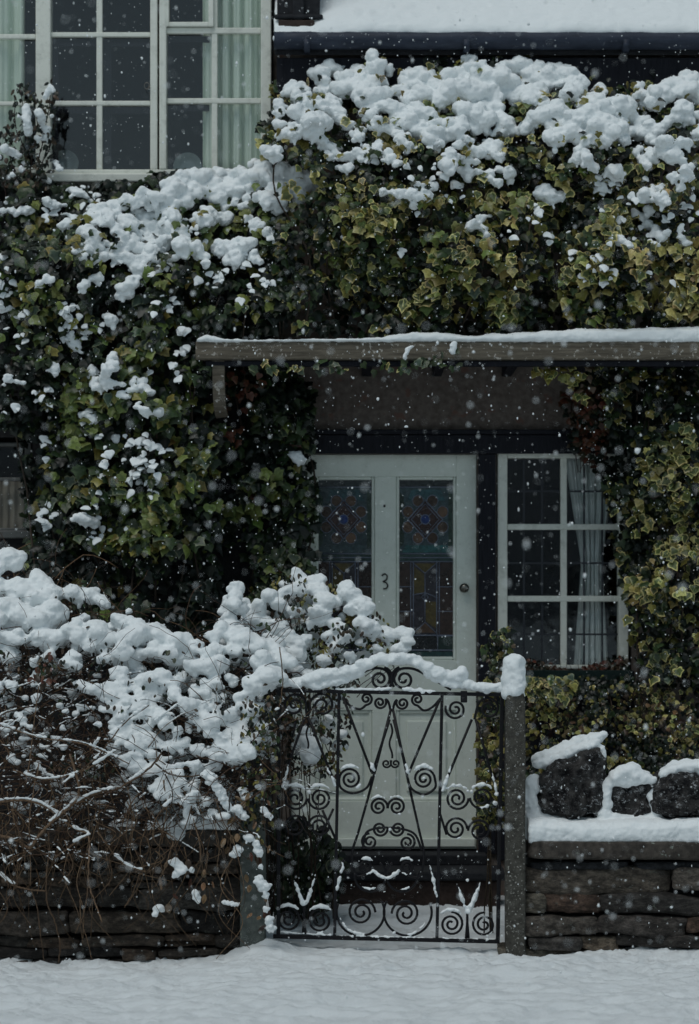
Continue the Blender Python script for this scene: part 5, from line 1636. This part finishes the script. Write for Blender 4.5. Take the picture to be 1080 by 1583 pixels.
def on_scroll(cx, cy, r, h, a0=215, a1=325):
    strip([(cx + (r + h * .7) * math.cos(math.radians(a)), cy + (r + h * .7) * math.sin(math.radians(a))) for a in np.linspace(a0, a1, 7)], [1.2, h * .8, h, h * .8, 1.2])


def in_scroll(cx, cy, r, h, a0=40, a1=140):
    strip([(cx + (r - h) * math.cos(math.radians(a)), cy + (r - h) * math.sin(math.radians(a))) for a in np.linspace(a0, a1, 7)], [1.1, h, h * .9, 1.1])


for x, y, r, h in ((541, 1204, 17, 5), (655, 1204, 17, 5), (585, 1247, 14, 3.4), (613, 1247, 14, 3.4), (456, 1234, 18, 4.5), (494, 1234, 18, 4.5), (706, 1234, 18, 4.2), (744, 1233, 18, 4.5), (445, 1421, 19, 5), (495, 1423, 19, 5.5), (697, 1428, 19, 5),
                   (566, 1340, 11, 4), (628, 1340, 11, 4), (748, 1429, 19, 2.2)):
    on_scroll(x, y, r, h)
strip([(474, 1228), (477, 1224), (482, 1226)], [2, 5, 2]); strip([(720, 1226), (725, 1222), (730, 1227)], [2, 5, 2])
for x, y, r, h, a, b in ((494, 1277, 18, 2, 60, 130), (704, 1281, 18, 3, 40, 120), (744, 1233, 18, 3, 20, 120), (558, 1410, 36, 3.4, 70, 170), (627, 1412, 36, 3.6, 10, 95), (541, 1204, 20, 3, 20, 70), (572, 1353, 24, 3, 50, 150), (621, 1353, 24, 3, 40, 130),
                         (613, 1247, 14, 2.4, 30, 120), (494, 1423, 19, 2.6, 50, 130), (748, 1429, 19, 2.6, 30, 120), (566, 1340, 14, 3, 20, 170), (628, 1340, 14, 3, 10, 160)):
    in_scroll(x, y, r, h, a, b)
strip([(576, 1344), (586, 1353), (597, 1357), (608, 1352), (617, 1343)], [2, 5, 4, 5, 2])
for a, b, rr in (((468, 1398), (455, 1362), [5, 5, 2.5]), ((472, 1398), (488, 1352), [5, 4.5, 2]), ((721, 1410), (706, 1366), [4.5, 5, 2.5]), ((723, 1412), (742, 1364), [5, 5.5, 2]), ((518, 1384), (531, 1330), [2, 5, 2.5]), ((675, 1386), (664, 1338), [2.5, 5.5, 2]),
                 ((684, 1222), (697, 1182), [5, 4.5, 1.5]), ((756, 1180), (767, 1222), [1.5, 3.5, 4]), ((436, 1216), (446, 1180), [4, 3.5, 1.5]), ((518, 1214), (505, 1185), [4, 3.5, 1.5])):
    strip([a, ((a[0] + b[0]) / 2 + .5, (a[1] + b[1]) / 2), b], rr)
for x, y in ((576, 1186), (629, 1188)):
    strip([(x - 3, y - 8), (x, y), (x + 2, y + 8)], [3, 6, 3])
for x, y, q in ((722, 1360, 3.5), (594, 1378, 3), (632, 1306, 3.5), (655, 1203, 3.5), (494, 1272, 3.4), (764, 1242, 7), (768, 1228, 6)):
    strip([(x - q * .5, y), (x, y - .6), (x + q * .5, y)], [q * .7, q, q * .7])
strip([(430, 1440), (470, 1443), (512, 1445)], [3, 2, 3.5]); strip([(524, 1446), (590, 1448), (668, 1450)], [2, 3.5, 2.5]); strip([(684, 1450), (724, 1451), (764, 1453)], [3, 2, 3])
S.build('snow', 'fluffy snow along the gate crest and on its scrolls', .0042, .4)
# porch beam and roof
S = Snow()
xs_ = [304, 318, 345, 400, 480, 560, 600, 640, 700, 740, 800, 860, 950, 1080, 1500]
hs_ = [4, 11, 4, 3, 5, 5, 8, 16, 13, 10, 15, 19, 21, 23, 22]
S.ledge([PX(a, CYF) for a in xs_], [h * CYF / F for h in hs_], CYF - .002, YW - .01, PZ(528, CYF), seed=6, over=.014)
S.path([(630, 540), (626, 552)], 4, lambda a, b: CYF - .03); S.path([(702, 530), (698, 545)], 5, lambda a, b: CYF - .03); S.path([(636, 536)], 4, lambda a, b: CYF - .03)
S.build('snow', 'smooth strip of snow along the top of the porch beam', .006, .6)
S = Snow()
xs_ = np.linspace(xr0 - .005, 3.2, 40)
S.ledge(list(xs_), list((.075 + .012 * np.sin(xs_ * 9) * np.cos(xs_ * 3.1)) * np.interp(xs_, [PX(478, EY), PX(505, EY)], [.5, 1])), EY - .035, EY + 1.9, ez - .022, slope=SL, seed=7, rough=.007, over=.03)
S.build('snow', 'smooth blanket of snow on the roof above the gutter', .012, .6)

# ------------------------------------------------------------------ falling snow
tv, tf = ICO1
tf = np.array(tf)
NF = 13000
Yf_ = (rng.uniform(4.8 ** 3, 11.3 ** 3, NF)) ** (1 / 3)
fx = rng.uniform(-180, 1260, NF); fy = rng.uniform(-160, 1583, NF)
c = to3(np.column_stack([fx, fy]), Yf_)
c = c[c[:, 2] > .05]
NF = len(c)
R = rng.lognormal(math.log(.00145), .5, NF)
big = (c[:, 1] > 4.8) & (c[:, 1] < 7.0) & (rng.random(NF) < .16)
R[big] = rng.uniform(.0026, .0046, big.sum())
ax = rng.uniform(.6, 1.4, (NF, 3)) * [1, 1, 1.25]
V = c[:, None] + tv[None] * (R[:, None] * ax)[:, None, :] * (1 + rng.normal(0, .18, (NF, len(tv), 1)))
me = bpy.data.meshes.new('falling_snow')
me.from_pydata(V.reshape(-1, 3).tolist(), [], (tf[None] + (np.arange(NF) * len(tv))[:, None, None]).reshape(-1, 3).tolist())
me.polygons.foreach_set('use_smooth', np.ones(len(me.polygons), bool))
tag(new_mesh_obj('falling_snow', me, M['snow']), 'snowflakes drifting through the air in front of the cottage', 'falling snow', kind='stuff')
